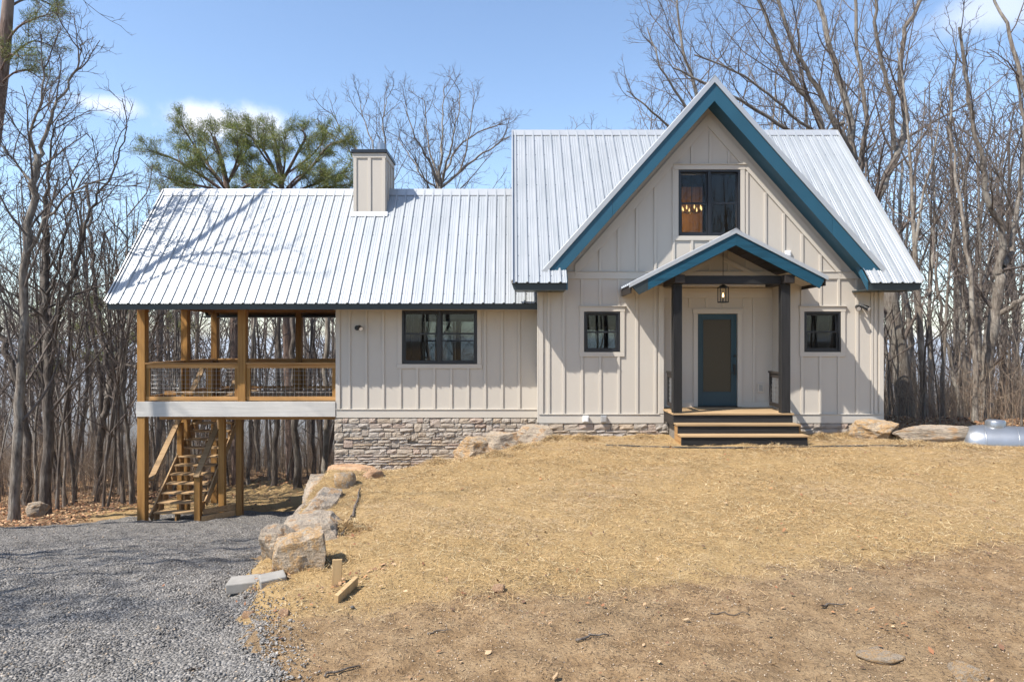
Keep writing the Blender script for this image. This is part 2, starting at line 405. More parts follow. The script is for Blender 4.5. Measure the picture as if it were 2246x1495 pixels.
lit_w = np.maximum(smooth(16.5, 19.5, GY + np.where(GX < -8, (-GX-8)*1.6, 0)), smooth(10, 13, np.abs(GX))*smooth(8, 14, GY))*(1 - behind*smooth(-12, -9.5, GX))
far_w = smooth(60, 160, np.hypot(GX, GY))
gme = fast_mesh('ground', np.stack([GX, GY, GZ], -1).reshape(-1, 3), faces, M['ground'],
                np.stack([straw_w, lit_w, far_w], -1).reshape(-1, 3), True)
tag(link('ground', gme), 'straw covered yard and leaf covered forest floor sloping away', kind='structure')

# gravel drive: a sheet of its own a little above the soil
dx = np.arange(-16, .6, .12); dy = np.concatenate([np.arange(-14, 3, .5), np.arange(3, 18.6, .12)])
DX, DY = np.meshgrid(dx, dy); di = gravel_in(DX, DY)
DZ = height(DX, DY) + .014*smooth(-.05, .25, di) - .05*smooth(.0, -.2, di)
DX2 = DX
ii = np.arange(DX.size).reshape(DX.shape)
q = np.stack([ii[:-1,:-1], ii[:-1,1:], ii[1:,1:], ii[1:,:-1]], -1).reshape(-1, 4)
keep = (di.ravel()[q].max(1) > -.12)
tag(link('gravel_drive', fast_mesh('gravel_drive', np.stack([DX, DY, DZ], -1).reshape(-1,3), q[keep], M['gravel'], None, True)),
    'grey crushed stone drive sloping down past the boulders to the deck', kind='structure')

# ------------------------------------------------------------------ house
MWY, WWY = 14.9, 15.7                       # front walls of the main block and of the wing
MX0, MX1 = .58, 8.10; WX0 = -4.05
GCX, GAZ, GS = 4.27, 7.76, 1.13             # cross gable: centre, apex, slope
GBY = 14.40                                 # barge plane
ME_Y, ME_Z, MR_Y, MR_Z = 14.2, 3.46, 17.94, 7.70
MRX0, MRX1 = .02, 8.51
MS = (MR_Z - ME_Z)/(MR_Y - ME_Y)
WE_Y, WE_Z, WR_Y, WR_Z = 15.0, 3.077, 17.49, 6.05
WRX0, WRX1 = -8.90, .56
WS = (WR_Z - WE_Z)/(WR_Y - WE_Y)
house = thing('house', 'cream board and batten house with metal roof and tall teal edged gable', 'house', (2, 17, 0))

def wall(name, mat, Y0, Y1, x0, x1, zb, top, holes=(), breaks=()):
    xs = sorted(set([x0, x1] + [h[i] for h in holes for i in (0, 1)] + list(breaks)))
    b = MB()
    for a, c in zip(xs[:-1], xs[1:]):
        mid = (a+c)/2; hs = sorted([h for h in holes if h[0] <= mid <= h[1]], key=lambda h: h[2])
        z = zb
        for h in hs:
            b.prism([(a, z), (c, z), (c, h[2]), (a, h[2])], Y0, Y1); z = h[3]
        b.prism([(a, z), (c, z), (c, top(c)), (a, top(a))], Y0, Y1)
    return b.build(name, mat, house)
def gtop(x): return GAZ - GS*abs(x-GCX)
def wtop(off): return lambda x: min(gtop(x) - off, 99)

W_UP = (3.63, 4.98, 4.49, 5.93); W_L = (1.57, 2.36, 1.96, 2.84); W_R = (6.37, 7.17, 1.96, 2.84); W_W = (-2.53, -.80, 1.67, 2.90)
REC = (3.31, 5.84, .60, 3.40)
DOOR = (4.16, 5.05, .74, 2.81)
RW_W = (-2.62, -.95, 1.45, 2.83); RW_M = (1.9, 3.9, 1.3, 2.62)
front = wall('front_wall', M['siding'], MWY, MWY+.14, MX0, MX1, .41, wtop(.30), [W_UP, W_L, W_R, REC], [GCX])
wing = wall('wing_wall', M['siding'], WWY, WWY+.14, WX0, MX0, .44, lambda x: 3.35, [W_W])
entry = wall('entry_wall', M['siding'], 15.30, 15.44, REC[0]-.1, REC[1]+.1, .55, lambda x: 3.5, [DOOR])
b = MB(); b.box(REC[0]-.08, REC[0], MWY+.145, 15.3, .6, 3.4); b.box(REC[1], REC[1]+.08, MWY+.145, 15.3, .6, 3.4); b.box(REC[0], REC[1], MWY+.145, 15.3, 3.4, 3.46)
b.build('entry_return', M['siding'], house)
def sidetop(y):
    return ME_Z + MS*(y-ME_Y) - .3 if y < MR_Y else ME_Z + MS*(2*MR_Y - y - ME_Y) - .3
b = MB()
poly = [(MWY+.142, .41), (20.9, .41), (20.9, sidetop(20.9)), (MR_Y, sidetop(MR_Y)), (MWY+.142, sidetop(MWY+.142))]
b.prismx(poly, MX0, MX0+.14); b.build('side_wall', M['siding'], house)
MB().prismx(poly, MX1-.14, MX1).build('side_wall', M['siding'], house)
wall('rear_wall', M['siding'], 20.9, 21.04, MX0, MX1, .41, lambda x: 3.6, [RW_M, (4.4, 6.4, .8, 2.8)])
wp = [(WWY+.142, .44), (19.28, .44), (19.28, 3.3), (WR_Y, WR_Z-.25), (WWY+.142, 3.55)]
MB().prismx(wp, WX0, WX0+.14).build('side_wall', M['siding'], house)
wall('rear_wall', M['siding'], 19.28, 19.42, WX0, MX0, .44, lambda x: 3.3, [RW_W])
# inside: floors, ceilings, partitions (seen through the panes)
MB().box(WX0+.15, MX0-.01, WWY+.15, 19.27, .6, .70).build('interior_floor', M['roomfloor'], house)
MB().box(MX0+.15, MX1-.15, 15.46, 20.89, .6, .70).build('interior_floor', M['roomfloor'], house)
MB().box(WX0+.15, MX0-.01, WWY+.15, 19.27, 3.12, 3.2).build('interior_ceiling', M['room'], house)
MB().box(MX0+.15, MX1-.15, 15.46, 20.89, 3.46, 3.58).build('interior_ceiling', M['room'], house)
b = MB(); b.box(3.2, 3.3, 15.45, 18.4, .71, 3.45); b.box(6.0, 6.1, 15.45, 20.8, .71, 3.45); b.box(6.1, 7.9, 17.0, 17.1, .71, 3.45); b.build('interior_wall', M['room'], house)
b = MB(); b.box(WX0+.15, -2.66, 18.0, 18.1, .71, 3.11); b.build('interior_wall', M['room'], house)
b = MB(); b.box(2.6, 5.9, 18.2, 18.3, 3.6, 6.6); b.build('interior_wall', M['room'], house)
# loft knee lining so no daylight leaks round the upstairs room
b = MB()
for s in (-1, 1):
    b.prism([(GCX+s*2.2-.03, 3.6), (GCX+s*2.2+.03, 3.6), (GCX+s*2.2+.03, 4.85), (GCX+s*2.2-.03, 4.85)], MWY+.15, 18.2)
b.build('interior_wall', M['room'], house)

# ---- windows
def ring(b, x0, x1, z0, z1, w, y0, y1):
    b.box(x0, x0+w, y0, y1, z0, z1); b.box(x1-w, x1, y0, y1, z0, z1)
    b.box(x0+w, x1-w, y0, y1, z0, z0+w); b.box(x0+w, x1-w, y0, y1, z1-w, z1)
def window(hole, Y, units, parent=house, front=True, meet=.5):
    x0, x1, z0, z1 = hole; root = link('window', None, parent); PINV[root.name] = Matrix.Identity(4)
    b = MB(); ring(b, x0+.002, x1-.002, z0+.002, z1-.002, .045, Y-.02, Y+.09); b.build('window_frame', M['black'], root, .004)
    w = (x1-x0-.09)/units
    for i in range(units):
        a = x0+.045+i*w; c = a+w
        if i: MB().box(a-.03, a+.03, Y-.017, Y+.088, z0+.047, z1-.047).build('mullion', M['black'], root, .003)
        a += .032 if i else .002; c -= .032 if i < units-1 else .002
        zm = z0 + (z1-z0)*meet
        for (za, zb_, yo) in ((z0+.048, zm+.012, .015), (zm-.02, z1-.048, .05)):
            b = MB(); ring(b, a, c, za, zb_, .036, Y+yo, Y+yo+.03); b.build('sash', M['black'], root, .003)
            MB().box(a+.036, c-.036, Y+yo+.012, Y+yo+.016, za+.036, zb_-.036).build('pane', M['glass'], root)
    return root
window(W_UP, MWY, 2); window(W_L, MWY, 1); window(W_R, MWY, 1); window(W_W, WWY, 2, meet=.57)
window(RW_W, 19.36, 3, meet=.55); window(RW_M, 20.98, 2); window((4.4, 6.4, .8, 2.8), 20.98, 2)

# ---- trim boards and battens
def piece(name, b, parent, mat='trim', bev=.004): return b.build(name, M[mat], parent, bev)
def casing(hole, Y, parent, w=.095, head=.11):
    x0, x1, z0, z1 = hole; y0 = Y-.028
    piece('casing', MB().box(x0-w, x0-.001, y0, Y, z0-.001, z1+.001), parent); piece('casing', MB().box(x1+.001, x1+w, y0, Y, z0-.001, z1+.001), parent)
    piece('casing', MB().box(x0-w-.01, x1+w+.01, y0-.004, Y, z1+.002, z1+head), parent); piece('casing', MB().box(x0-w, x1+w, y0, Y, z0-.1, z0-.002), parent)
    piece('drip_cap', MB().box(x0-w-.03, x1+w+.03, y0-.03, Y, z1+head+.001, z1+head+.016), parent)
for h in (W_UP, W_L, W_R): casing(h, MWY, front)
x0, x1, z0, z1 = W_W
piece('casing', MB().box(x0-.09, x0-.001, WWY-.028, WWY, z0, 3.2), wing); piece('casing', MB().box(x1+.001, x1+.09, WWY-.028, WWY, z0, 3.2), wing)
piece('casing', MB().box(x0-.11, x1+.11, WWY-.03, WWY, z0-.1, z0-.002), wing)
# base, belt and corner boards
piece('skirt_board', MB().box(MX0, REC[0]-.002, MWY-.032, MWY, .41, .60), front); piece('skirt_board', MB().box(REC[1]+.002, MX1, MWY-.032, MWY, .41, .60), front)
piece('skirt_board', MB().box(WX0, MX0-.002, WWY-.032, WWY, .44, .625), wing)
for s0, s1, par in ((MX0, REC[0]-.1, front), (REC[1]+.1, MX1, front)):
    piece('drip_cap', MB().box(s0, s1, MWY-.05, MWY, .601, .615), par)
piece('drip_cap', MB().box(WX0, MX0-.002, WWY-.05, WWY, .626, .64), wing)
piece('belt_board', MB().box(MX0+.1, MX1-.1, MWY-.026, MWY, 3.55, 3.70), front)
piece('drip_cap', MB().box(MX0+.1, MX1-.1, MWY-.042, MWY, 3.701, 3.713), front)
for xa, xb, zt in ((MX0, MX0+.1, 3.3), (MX1-.1, MX1, 3.3), (REC[0]-.11, REC[0], 3.4), (REC[1], REC[1]+.11, 3.4)):
    piece('corner_board', MB().box(xa, xb, MWY-.03, MWY, .617, zt), front)
piece('corner_board', MB().box(MX0-.028, MX0-.001, MWY-.03, MWY+.1, .42, 3.3), front)
piece('corner_board', MB().box(WX0, WX0+.1, WWY-.03, WWY, .642, 3.2), wing)
# rake frieze boards under the barge
fo = .62
for s in (-1, 1):
    xl = GCX + s*3.2
    p = [(GCX, gtop(GCX)-fo), (GCX, gtop(GCX)-fo-.27), (GCX+s*2.9, gtop(GCX+s*2.9)-fo-.27), (GCX+s*2.9, gtop(GCX+s*2.9)-fo)]
    piece('rake_frieze', MB().prism(p if s < 0 else p[::-1], MWY-.031, MWY), front)
bat_w = .055
def batten(x, z0, z1, Y, par):
    if z1 - z0 > .06: piece('batten', MB().box(x-bat_w/2, x+bat_w/2, Y-.024, Y, z0, z1), par, 'trim', .003)
k0 = 4.325
for k in range(-10, 11):
    x = k0 + .4*k
    if x < MX0+.15 or x > MX1-.15: continue
    # gable field above the belt board
    zt = gtop(x) - fo - .27 - .02; zb_ = 3.715
    if W_UP[0]-.1 < x < W_UP[1]+.1:
        batten(x, W_UP[3]+.13, zt, MWY, front); batten(x, zb_, W_UP[2]-.102, MWY, front)
    else: batten(x, zb_, zt, MWY, front)
    # below the belt
    if REC[0]-.13 < x < REC[1]+.13:
        continue
    done = False
    for w in (W_L, W_R):
        if w[0]-.1 < x < w[1]+.1:
            batten(x, w[3]+.128, 3.548, MWY, front); batten(x, .617, w[2]-.102, MWY, front); done = True
    if not done: batten(x, .617, 3.548, MWY, front)
for x in (MX0+.22, MX1-.25): batten(x, .617, 3.3, MWY, front)
for k in range(-5, 7):
    x = -2.177 + .39*k
    if x < WX0+.14 or x > MX0-.1: continue
    if W_W[0]-.1 < x < W_W[1]+.1: batten(x, .642, W_W[2]-.102, WWY, wing)
    else: batten(x, .642, 3.2, WWY, wing)
for x in (3.72, 5.42): batten(x, .76, 3.3, 15.30, entry)
for x in (3.98, 4.36, 4.74, 5.2): batten(x, 2.95, 3.15, 15.30, entry)
piece('belt_board', MB().box(REC[0]+.01, REC[1]-.01, 15.272, 15.30, 3.16, 3.38), entry)
x0, x1, z0, z1 = DOOR
piece('casing', MB().box(x0-.1, x0-.001, 15.27, 15.3, .73, z1+.001), entry); piece('casing', MB().box(x1+.001, x1+.1, 15.27, 15.3, .73, z1+.001), entry)
piece('casing', MB().box(x0-.115, x1+.115, 15.266, 15.3, z1+.002, z1+.11), entry)
piece('skirt_board', MB().box(REC[0]+.01, x0-.102, 15.272, 15.3, .72, .84), entry); piece('skirt_board', MB().box(x1+.102, REC[1]-.01, 15.272, 15.3, .72, .84), entry)

# ---- front door
door = link('door', None, house); PINV[door.name] = Matrix.Identity(4)
b = MB(); dx0, dx1, dz0, dz1 = x0+.004, x1-.004, z0+.01, z1-.004
b.box(dx0, dx0+.115, 15.33, 15.375, dz0, dz1); b.box(dx1-.115, dx1, 15.33, 15.375, dz0, dz1)
b.box(dx0+.115, dx1-.115, 15.33, 15.375, dz0, dz0+.30); b.box(dx0+.115, dx1-.115, 15.33, 15.375, dz1-.115, dz1)
b.build('door_leaf', M['door_teal_shade'], door, .004)
MB().box(dx0+.116, dx1-.116, 15.345, 15.36, dz0+.301, dz1-.116).build('pane', M['frost'], door)
b = MB(); ring(b, dx0+.108, dx1-.108, dz0+.292, dz1-.108, .02, 15.322, 15.345); b.build('glazing_bead', M['door_teal_shade'], door, .003)
b = MB(); b.box(dx1-.085, dx1-.03, 15.3, 15.33, 1.55, 1.68); b.box(dx1-.075, dx1-.04, 15.285, 15.3, 1.44, 1.56); b.build('keypad_lock', M['iron'], door, .005)
MB().lathe([(.0,0),(.026,.0),(.03,.02),(.022,.05),(0,.052)], (dx1-.058, 15.3-.05, 1.87), 12, 'y').build('deadbolt', M['iron'], door)
b = MB(); b.tube([(dx1-.058,15.33,1.49),(dx1-.058,15.27,1.49),(dx1-.16,15.265,1.49)], .011, 8); b.build('handle', M['iron'], door)
MB().box(x0, x1, 15.28, 15.42, .72, .75).build('threshold', M['iron'], door)

# ---- roofs
PER = .2286
PROF = [(-.03,0),(-.016,.032),(.016,.032),(.03,0),(.077,0),(.084,.005),(.094,.005),(.101,0),(.127,0),(.134,.005),(.144,.005),(.151,0)]
def ribbed(parent, name, u0, u1, pt, nrm, vs, ve, uoff=0, pw=.9144):
    """sheets laid side by side along u; pt(u, v) is the bare roof plane, v from vs(u) to ve(u)"""
    n = Vector(nrm).normalized(); k = 0; a = u0; out = []
    while a < u1-.01:
        c = min(a+pw, u1); us = [a, c]
        j0 = math.floor((a-uoff)/PER)-1; j1 = math.ceil((c-uoff)/PER)+1; pr = []
        for j in range(j0, j1+1):
            for o, h in PROF:
                u = uoff + j*PER + o
                if a-.02 < u < c + (.034 if c < u1 else -.001): pr.append((u, h + .0025*(k % 2)))
        if not pr: break
        if pr[0][0] > a + .03: pr.insert(0, (a, 0))
        if pr[-1][0] < c - .005: pr.append((c, 0))
        b = MB(); vv = []
        for u, h in pr:
            s, e = vs(u), ve(u)
            if e < s: s = e = (s+e)/2
            vv += [Vector(pt(u, s)) + n*h, Vector(pt(u, e)) + n*h]
        fs = [(2*i, 2*i+2, 2*i+3, 2*i+1) for i in range(len(pr)-1)]
        b.add(vv, fs); out.append(b.build(name, M['metal'], parent)); a = c; k += 1
    return out

# wing roof
wroof = MB()
for yy in (0,):
    wroof.prismx([(WE_Y+.02, WE_Z-.03), (WR_Y, WR_Z-.03), (2*WR_Y-WE_Y-.02, WE_Z-.03), (2*WR_Y-WE_Y-.02, WE_Z-.13), (WR_Y, WR_Z-.17), (WE_Y+.02, WE_Z-.13)], WRX0+.03, WRX1)
wroof = wroof.build('wing_roof', M['pt_y'], house)
LW = lambda y: WE_Z + WS*(y-WE_Y)
ribbed(wroof, 'roof_panel', WRX0, WRX1, lambda u, v: (u, v, LW(v)), (0,-WS,1), lambda u: WE_Y-.05, lambda u: WR_Y, .05)
ribbed(wroof, 'roof_panel', WRX0, WRX1, lambda u, v: (u, 2*WR_Y-v, LW(v)), (0,WS,1), lambda u: WE_Y-.05, lambda u: WR_Y, .05)
MB().prismx([(WR_Y-.15, WR_Z-.15*WS+.028), (WR_Y, WR_Z+.035), (WR_Y+.15, WR_Z-.15*WS+.028), (WR_Y, WR_Z+.045)], WRX0-.01, WRX1).build('ridge_cap', M['metal_trim'], wroof)
MB().bar((WRX0-.02, WE_Y-.03, WE_Z-.03), (WRX0-.02, WR_Y, WR_Z-.0), .03, .1, (0,-1,1)).build('rake_trim', M['metal_trim'], wroof)
MB().bar((WRX0-.02, 2*WR_Y-WE_Y+.03, WE_Z-.03), (WRX0-.02, WR_Y, WR_Z-.0), .03, .1, (0,1,1)).build('rake_trim', M['metal_trim'], wroof)
MB().prism([(WRX0+.03, WE_Z-.185), (WRX1, WE_Z-.185), (WRX1, WE_Z-.025), (WRX0-.02, WE_Z-.025)], WE_Y-.0, WE_Y+.03).build('fascia', M['dark_eave_shade'], wroof)
ry = 2*WR_Y-WE_Y
MB().prism([(WRX0+.03, WE_Z-.2), (WRX1, WE_Z-.2), (WRX1, WE_Z-.025), (WRX0-.02, WE_Z-.025)], ry-.03, ry).build('fascia', M['dark_eave_shade'], wroof)
MB().box(WRX0+.04, WRX1, ry-.6, ry-.031, WE_Z-.2, WE_Z-.17).build('soffit', M['dark_eave_shade'], wroof)
MB().box(WX0+.0, WRX1, WE_Y+.031, WWY, WE_Z-.165, WE_Z-.145).build('soffit', M['trim'], wroof)
for s in (1, -1):
    ye = WE_Y if s > 0 else ry
    MB().bar((WRX0+.0, ye+.03*s, WE_Z-.135), (WRX0+.0, WR_Y, WR_Z-.135), .035, .14, (0,-s,1)).build('barge_board', M['dark_eave_shade'], wroof)

# main roof, cut along the valleys of the cross gable
mroof = MB()
def zM(y): return ME_Z + MS*(y-ME_Y)
def yM(z): return ME_Y + (z-ME_Z)/MS
mroof.prismx([(MR_Y+.25, MR_Z-.03-.25*MS), (2*MR_Y-ME_Y-.02, ME_Z-.03), (2*MR_Y-ME_Y-.02, ME_Z-.13), (MR_Y+.25, MR_Z-.17-.25*MS)], MRX0+.03, MRX1-.03)
mroof = mroof.build('main_roof', M['pt_y'], house)
valley = lambda u: max(ME_Y-.05, min(MR_Y, yM(gtop(u)) if abs(u-GCX) < 3.13 else ME_Y-.05))
ribbed(mroof, 'roof_panel', MRX0, MRX1, lambda u, v: (u, v, zM(v)), (0,-MS,1), valley, lambda u: MR_Y, .09)
ribbed(mroof, 'roof_panel', MRX0, MRX1, lambda u, v: (u, 2*MR_Y-v, zM(v)), (0,MS,1), lambda u: ME_Y-.05, lambda u: MR_Y, .09)
for a, c in ((MRX0, GCX-.12), (GCX+.12, MRX1)):
    MB().prismx([(MR_Y-.15, MR_Z-.15*MS+.028), (MR_Y, MR_Z+.035), (MR_Y+.15, MR_Z-.15*MS+.028), (MR_Y, MR_Z+.045)], a-.01, c+.01).build('ridge_cap', M['metal_trim'], mroof)
for xe in (MRX0-.015, MRX1+.015):
    MB().bar((xe, ME_Y-.03, ME_Z-.035), (xe, MR_Y, MR_Z-.005), .03, .11, (0,-1,1)).build('rake_trim', M['metal_trim'], mroof)
    xi = xe + (.03 if xe < 1 else -.03)
    MB().bar((xi, ME_Y+.12, ME_Z-.04), (xi, MR_Y, MR_Z-.17), .035, .13, (0,-1,1)).build('barge_board', M['teal'], mroof)
# sheathing of the two front strips beside the cross gable
for a, c in ((MRX0+.03, 1.12), (7.45, MRX1-.03)):
    MB().prismx([(ME_Y+.03, zM(ME_Y+.03)-.14), (ME_Y+.03, zM(ME_Y+.03)-.03), (14.88, zM(14.88)-.03), (14.88, zM(14.88)-.14)][::-1], a, c).build('eave_sheathing', M['dark_eave_shade'], mroof)
# eave fascias
MB().prism([(MRX0+.02, ME_Z-.20), (1.13, ME_Z-.20), (1.13, ME_Z-.02), (MRX0-.04, ME_Z-.02)], ME_Y-.0, ME_Y+.03).build('fascia', M['dark_eave_shade'], mroof)
MB().prism([(7.40, ME_Z-.20), (MRX1-.04, ME_Z-.20), (MRX1+.03, ME_Z-.02), (7.48, ME_Z-.02)], ME_Y-.0, ME_Y+.03).build('fascia', M['dark_eave_shade'], mroof)
MB().box(MRX0+.04, 1.12, ME_Y+.031, MWY-.001, ME_Z-.20, ME_Z-.17).build('soffit', M['dark_eave_shade'], mroof); MB().box(7.42, MRX1-.05, ME_Y+.031, MWY-.001, ME_Z-.20, ME_Z-.17).build('soffit', M['dark_eave_shade'], mroof)
for x0_, x1_ in ((1.131, 1.16), (7.38, 7.41)):
    MB().prismx([(ME_Y, ME_Z-.20), (MWY-.002, ME_Z+.58), (MWY-.002, ME_Z+.76), (ME_Y, ME_Z-.02)], x0_, x1_).build('eave_end', M['teal'], mroof)

# cross gable roof
groof = MB()
T1, T2 = .03, .16
HALF = (GAZ-ME_Z)/GS - .42
for s in (-1, 1):
    xe = GCX + s*3.79
    pts = [(GCX, GAZ-T1), (xe, gtop(xe)-T1), (xe, gtop(xe)-T2), (GCX, GAZ-T2-.05)]
    # the plate runs back only as far as the main ridge
    vs = []
    for x, z in pts:
        yb = min(MR_Y, max(GBY+.35, yM(z+T2)))
        vs += [(x, GBY+.03, z), (x, yb, z)]
    o = [(0,2,3,1),(2,4,5,3),(4,6,7,5),(6,0,1,7),(0,6,4,2),(1,3,5,7)]
    groof.add(vs, o if s < 0 else [f[::-1] for f in o])
groof = groof.build('gable_roof', M['teal'], house)
for s in (-1, 1):
    ribbed(groof, 'roof_panel', GBY, MR_Y, lambda u, v, s=s: (GCX+s*v, u, GAZ-GS*v), (s*GS,0,1), lambda u: 0.0,
           lambda u: max(.02, min(3.8, (GAZ - max(zM(u), ME_Z-.02))/GS)) if u > ME_Y else 3.8, GBY+.02)
    # barge board and metal rake trim
    q = math.hypot(1, GS); tv = .095*q; bv = .258*q
    xe = GCX + s*3.80
    p = [(GCX, GAZ+.03), (GCX, GAZ+.03-tv), (xe, gtop(xe)+.03-tv), (xe+s*.02, gtop(xe)+.03-.02)]
    MB().prism(p if s < 0 else p[::-1], GBY-.03, GBY+.03).build('rake_trim', M['metal_trim'], groof)
    zl = ME_Z-.15; ub = (GAZ+.03-tv-bv-zl)/GS
    p = [(GCX, GAZ+.03-tv), (GCX, GAZ+.03-tv-bv), (GCX+s*ub, zl), (xe-s*.04, zl), (xe-s*.04, gtop(xe-s*.04)+.03-tv)]
    um = 2.15 if s < 0 else 2.5; pt_ = GAZ+.03-tv; pb_ = pt_-bv                    # two boards butted with a hairline joint
    for pp in ([p[0], p[1], (GCX+s*(um-.002), pb_-GS*(um-.002)), (GCX+s*(um-.002), pt_-GS*(um-.002))],
               [(GCX+s*(um+.002), pt_-GS*(um+.002)), (GCX+s*(um+.002), pb_-GS*(um+.002))] + p[2:]):
        MB().prism(pp if s < 0 else pp[::-1], GBY, GBY+.045).build('barge_board', M['teal'], groof, .004)
    sz = .03-tv-bv+.06
    p = [(GCX, GAZ+sz), (GCX, GAZ+sz-.03), (xe-s*.5, gtop(xe-s*.5)+sz-.03), (xe-s*.5, gtop(xe-s*.5)+sz)]
    MB().prism(p if s < 0 else p[::-1], GBY+.046, MWY-.001).build('soffit', M['teal'], groof)
MB().prism([(GCX-.12, GAZ-.12*GS+.035), (GCX, GAZ+.035), (GCX+.12, GAZ-.12*GS+.035), (GCX, GAZ+.05)], GBY-.035, MR_Y+.1).build('ridge_cap', M['metal_trim'], groof)

# screw heads along the ribs
def screws(parent, u0, u1, uoff, pt, vs, ve, nrm_):
    b = MB(); n = Vector(nrm_).normalized(); j = math.ceil((u0-uoff)/PER)
    while uoff + j*PER < u1:
        u = uoff + j*PER + .045; v = vs(u)+.14
        while v < ve(u)-.1:
            c = Vector(pt(u, v)) + n*.0; b.tube([c, c+n*.007], [.011, .008], 5); v += .42
        j += 1
    tag(b.build('roof_screws', M['cap'], parent), kind='stuff')
screws(wroof, WRX0+.05, WRX1-.05, .05, lambda u, v: (u, v, LW(v)), lambda u: WE_Y, lambda u: WR_Y, (0,-WS,1))
screws(mroof, MRX0+.05, MRX1-.05, .09, lambda u, v: (u, v, zM(v)), valley, lambda u: MR_Y, (0,-MS,1))
# ---- chimney
chim = link('chimney', None, house); PINV[chim.name] = Matrix.Identity(4)
cx0, cx1, cy0, cy1, cz1 = -3.92, -3.13, 16.89, 18.05, 6.84
MB().box(cx0, cx1, cy0, cy1, 4.6, cz1).build('chase', M['siding'], chim)
for x in (cx0+.04, (cx0+cx1)/2, cx1-.04): piece('batten', MB().box(x-.04, x+.04, cy0-.022, cy0, 5.3, cz1-.12), chim)
for y in (cy0+.04, cy0+.36, cy0+.7, cy1-.04): piece('batten', MB().box(cx1, cx1+.022, y-.035, y+.035, 5.2, cz1-.12), chim)
b = MB(); b.box(cx0-.02, cx1+.02, cy0-.024, cy0, cz1-.12, cz1); b.box(cx1, cx1+.024, cy0, cy1, cz1-.12, cz1); piece('frieze', b, chim)
MB().box(cx0-.05, cx1+.05, cy0-.06, cy1+.05, cz1, cz1+.085).build('cap', M['cap'], chim, .006)
fc = ((cx0+cx1)/2+.17, (cy0+cy1)/2, cz1+.08)
MB().lathe([(.06,0),(.06,.07),(.11,.07),(.115,.09),(.115,.31),(.10,.325),(.02,.335),(0,.335)], fc, 20).build('flue', M['steel'], chim, smoothf=False)
b = MB(); b.prismx([(cy0-.08, LW(cy0-.08)+.034), (cy0-.024, LW(cy0-.024)+.034), (cy0-.024, LW(cy0)+.06), (cy0-.032, LW(cy0)+.06)], cx0-.06, cx1+.06); b.build('flashing', M['flash'], chim)

# ---- stone foundation: every stone an object
fnd = MB(); fnd.box(WX0+.03, MX0+.02, WWY+.02, WWY+.2, -2.4, .44); fnd.box(MX0+.03, REC[1]-.02, MWY+.02, MWY+.2, -1.2, .41); fnd.box(REC[1]-.02, MX1-.02, MWY+.02, MWY+.2, -1.2, .41)
fnd.box(WX0+.03, WX0+.2, WWY+.2, 19.28, -2.8, .44); fnd.box(MX1-.2, MX1-.02, MWY+.2, 20.9, -1.8, .41); fnd.box(WX0+.2, MX1-.2, 20.6, 20.8, -2.8, .41)
fnd = fnd.build('foundation', M['mortar'], house)
stone_meshes = []
for k in range(14):
    rr = random.Random(100+k); b = MB(); nx_, nz_ = 5, 4; g = {}
    vs = []
    for j in range(nz_):
        for i in range(nx_):
            u, v = i/(nx_-1)-.5, j/(nz_-1)-.5
            edge = i in (0, nx_-1) or j in (0, nz_-1)
            ju, jv = rr.uniform(-.035, .035), rr.uniform(-.06, .06)
            y = (-.27 + rr.uniform(-.09,.09)) if edge else (-.40 + rr.uniform(-.15, .13))
            g[i, j] = len(vs); vs.append((u*.99+ju*(1 if not edge else .6), y, v*.97+jv*(1 if not edge else .6)))
    back = {}
    rim = [(i,0) for i in range(nx_)] + [(nx_-1,j) for j in range(1,nz_)] + [(i,nz_-1) for i in range(nx_-2,-1,-1)] + [(0,j) for j in range(nz_-2,0,-1)]
    for r_ in rim:
        back[r_] = len(vs); p = vs[g[r_]]; vs.append((p[0], .5, p[2]))
    fs = [(g[i,j], g[i+1,j], g[i+1,j+1], g[i,j+1]) for i in range(nx_-1) for j in range(nz_-1)]
    fs += [(g[rim[i]], back[rim[i]], back[rim[(i+1) % len(rim)]], g[rim[(i+1) % len(rim)]]) for i in range(len(rim))]
    b.add(vs, fs); stone_meshes.append(b.mesh('stone', M['stone']))
nstone = 0
def lay_stones(xa, xb, ztop, Y, seed):
    global nstone
    rr = random.Random(seed); z = ztop; row = 0; taken = []
    while z > -1.9:
        h = rr.choice([.055, .07, .09, .11, .12, .13, .14]); x = xa
        low = min(H(xa, Y-.1), H(xb, Y-.1))
        if z < low - .02: break
        while x < xb - .02:
            w = rr.uniform(.15, .44)*(1.15 if h < .08 else .85)
            tall = rr.random() < .09 and h > .08
            hh = h*1.0
            if tall: w = rr.uniform(.14, .24); hh = h + .09
            w = min(w, xb-x)
            if xb-x-w < .08: w = xb-x
            skip = None
            for t in taken:
                if t[0] < x+w-.005 and t[1] > x+.005 and t[2] < z - .01: skip = t; break
            if skip:
                if skip[0] - x > .08: w = skip[0]-x
                else: x = skip[1]; continue
            cxs, czs = x+w/2, z-hh/2
            if z > H(cxs, Y-.1) - .03:
                o = bpy.data.objects.new('stone', rr.choice(stone_meshes)); COL.objects.link(o); o.parent = fnd
                o.location = (cxs, Y + rr.uniform(-.012,.012), czs); o.scale = (w-.008, rr.uniform(.07,.12), hh-.008)
                if rr.random() < .5: o.rotation_euler = (0, math.pi, 0); o.rotation_euler = (0, math.pi, 0)
                nstone += 1
            if tall: taken.append((x, x+w, z-hh))
            x += w
        z -= h; taken = [t for t in taken if t[2] < z - .01]
lay_stones(WX0-.03, MX0-.03, .43, WWY, 5); lay_stones(MX0, REC[0]+.1, .40, MWY, 6); lay_stones(REC[1]-.1, MX1, .40, MWY, 9)
MB().box(MX0-.04, MX0-.005, MWY+.02, WWY-.04, -.6, .41).build('foundation_return', M['mortar'], house)

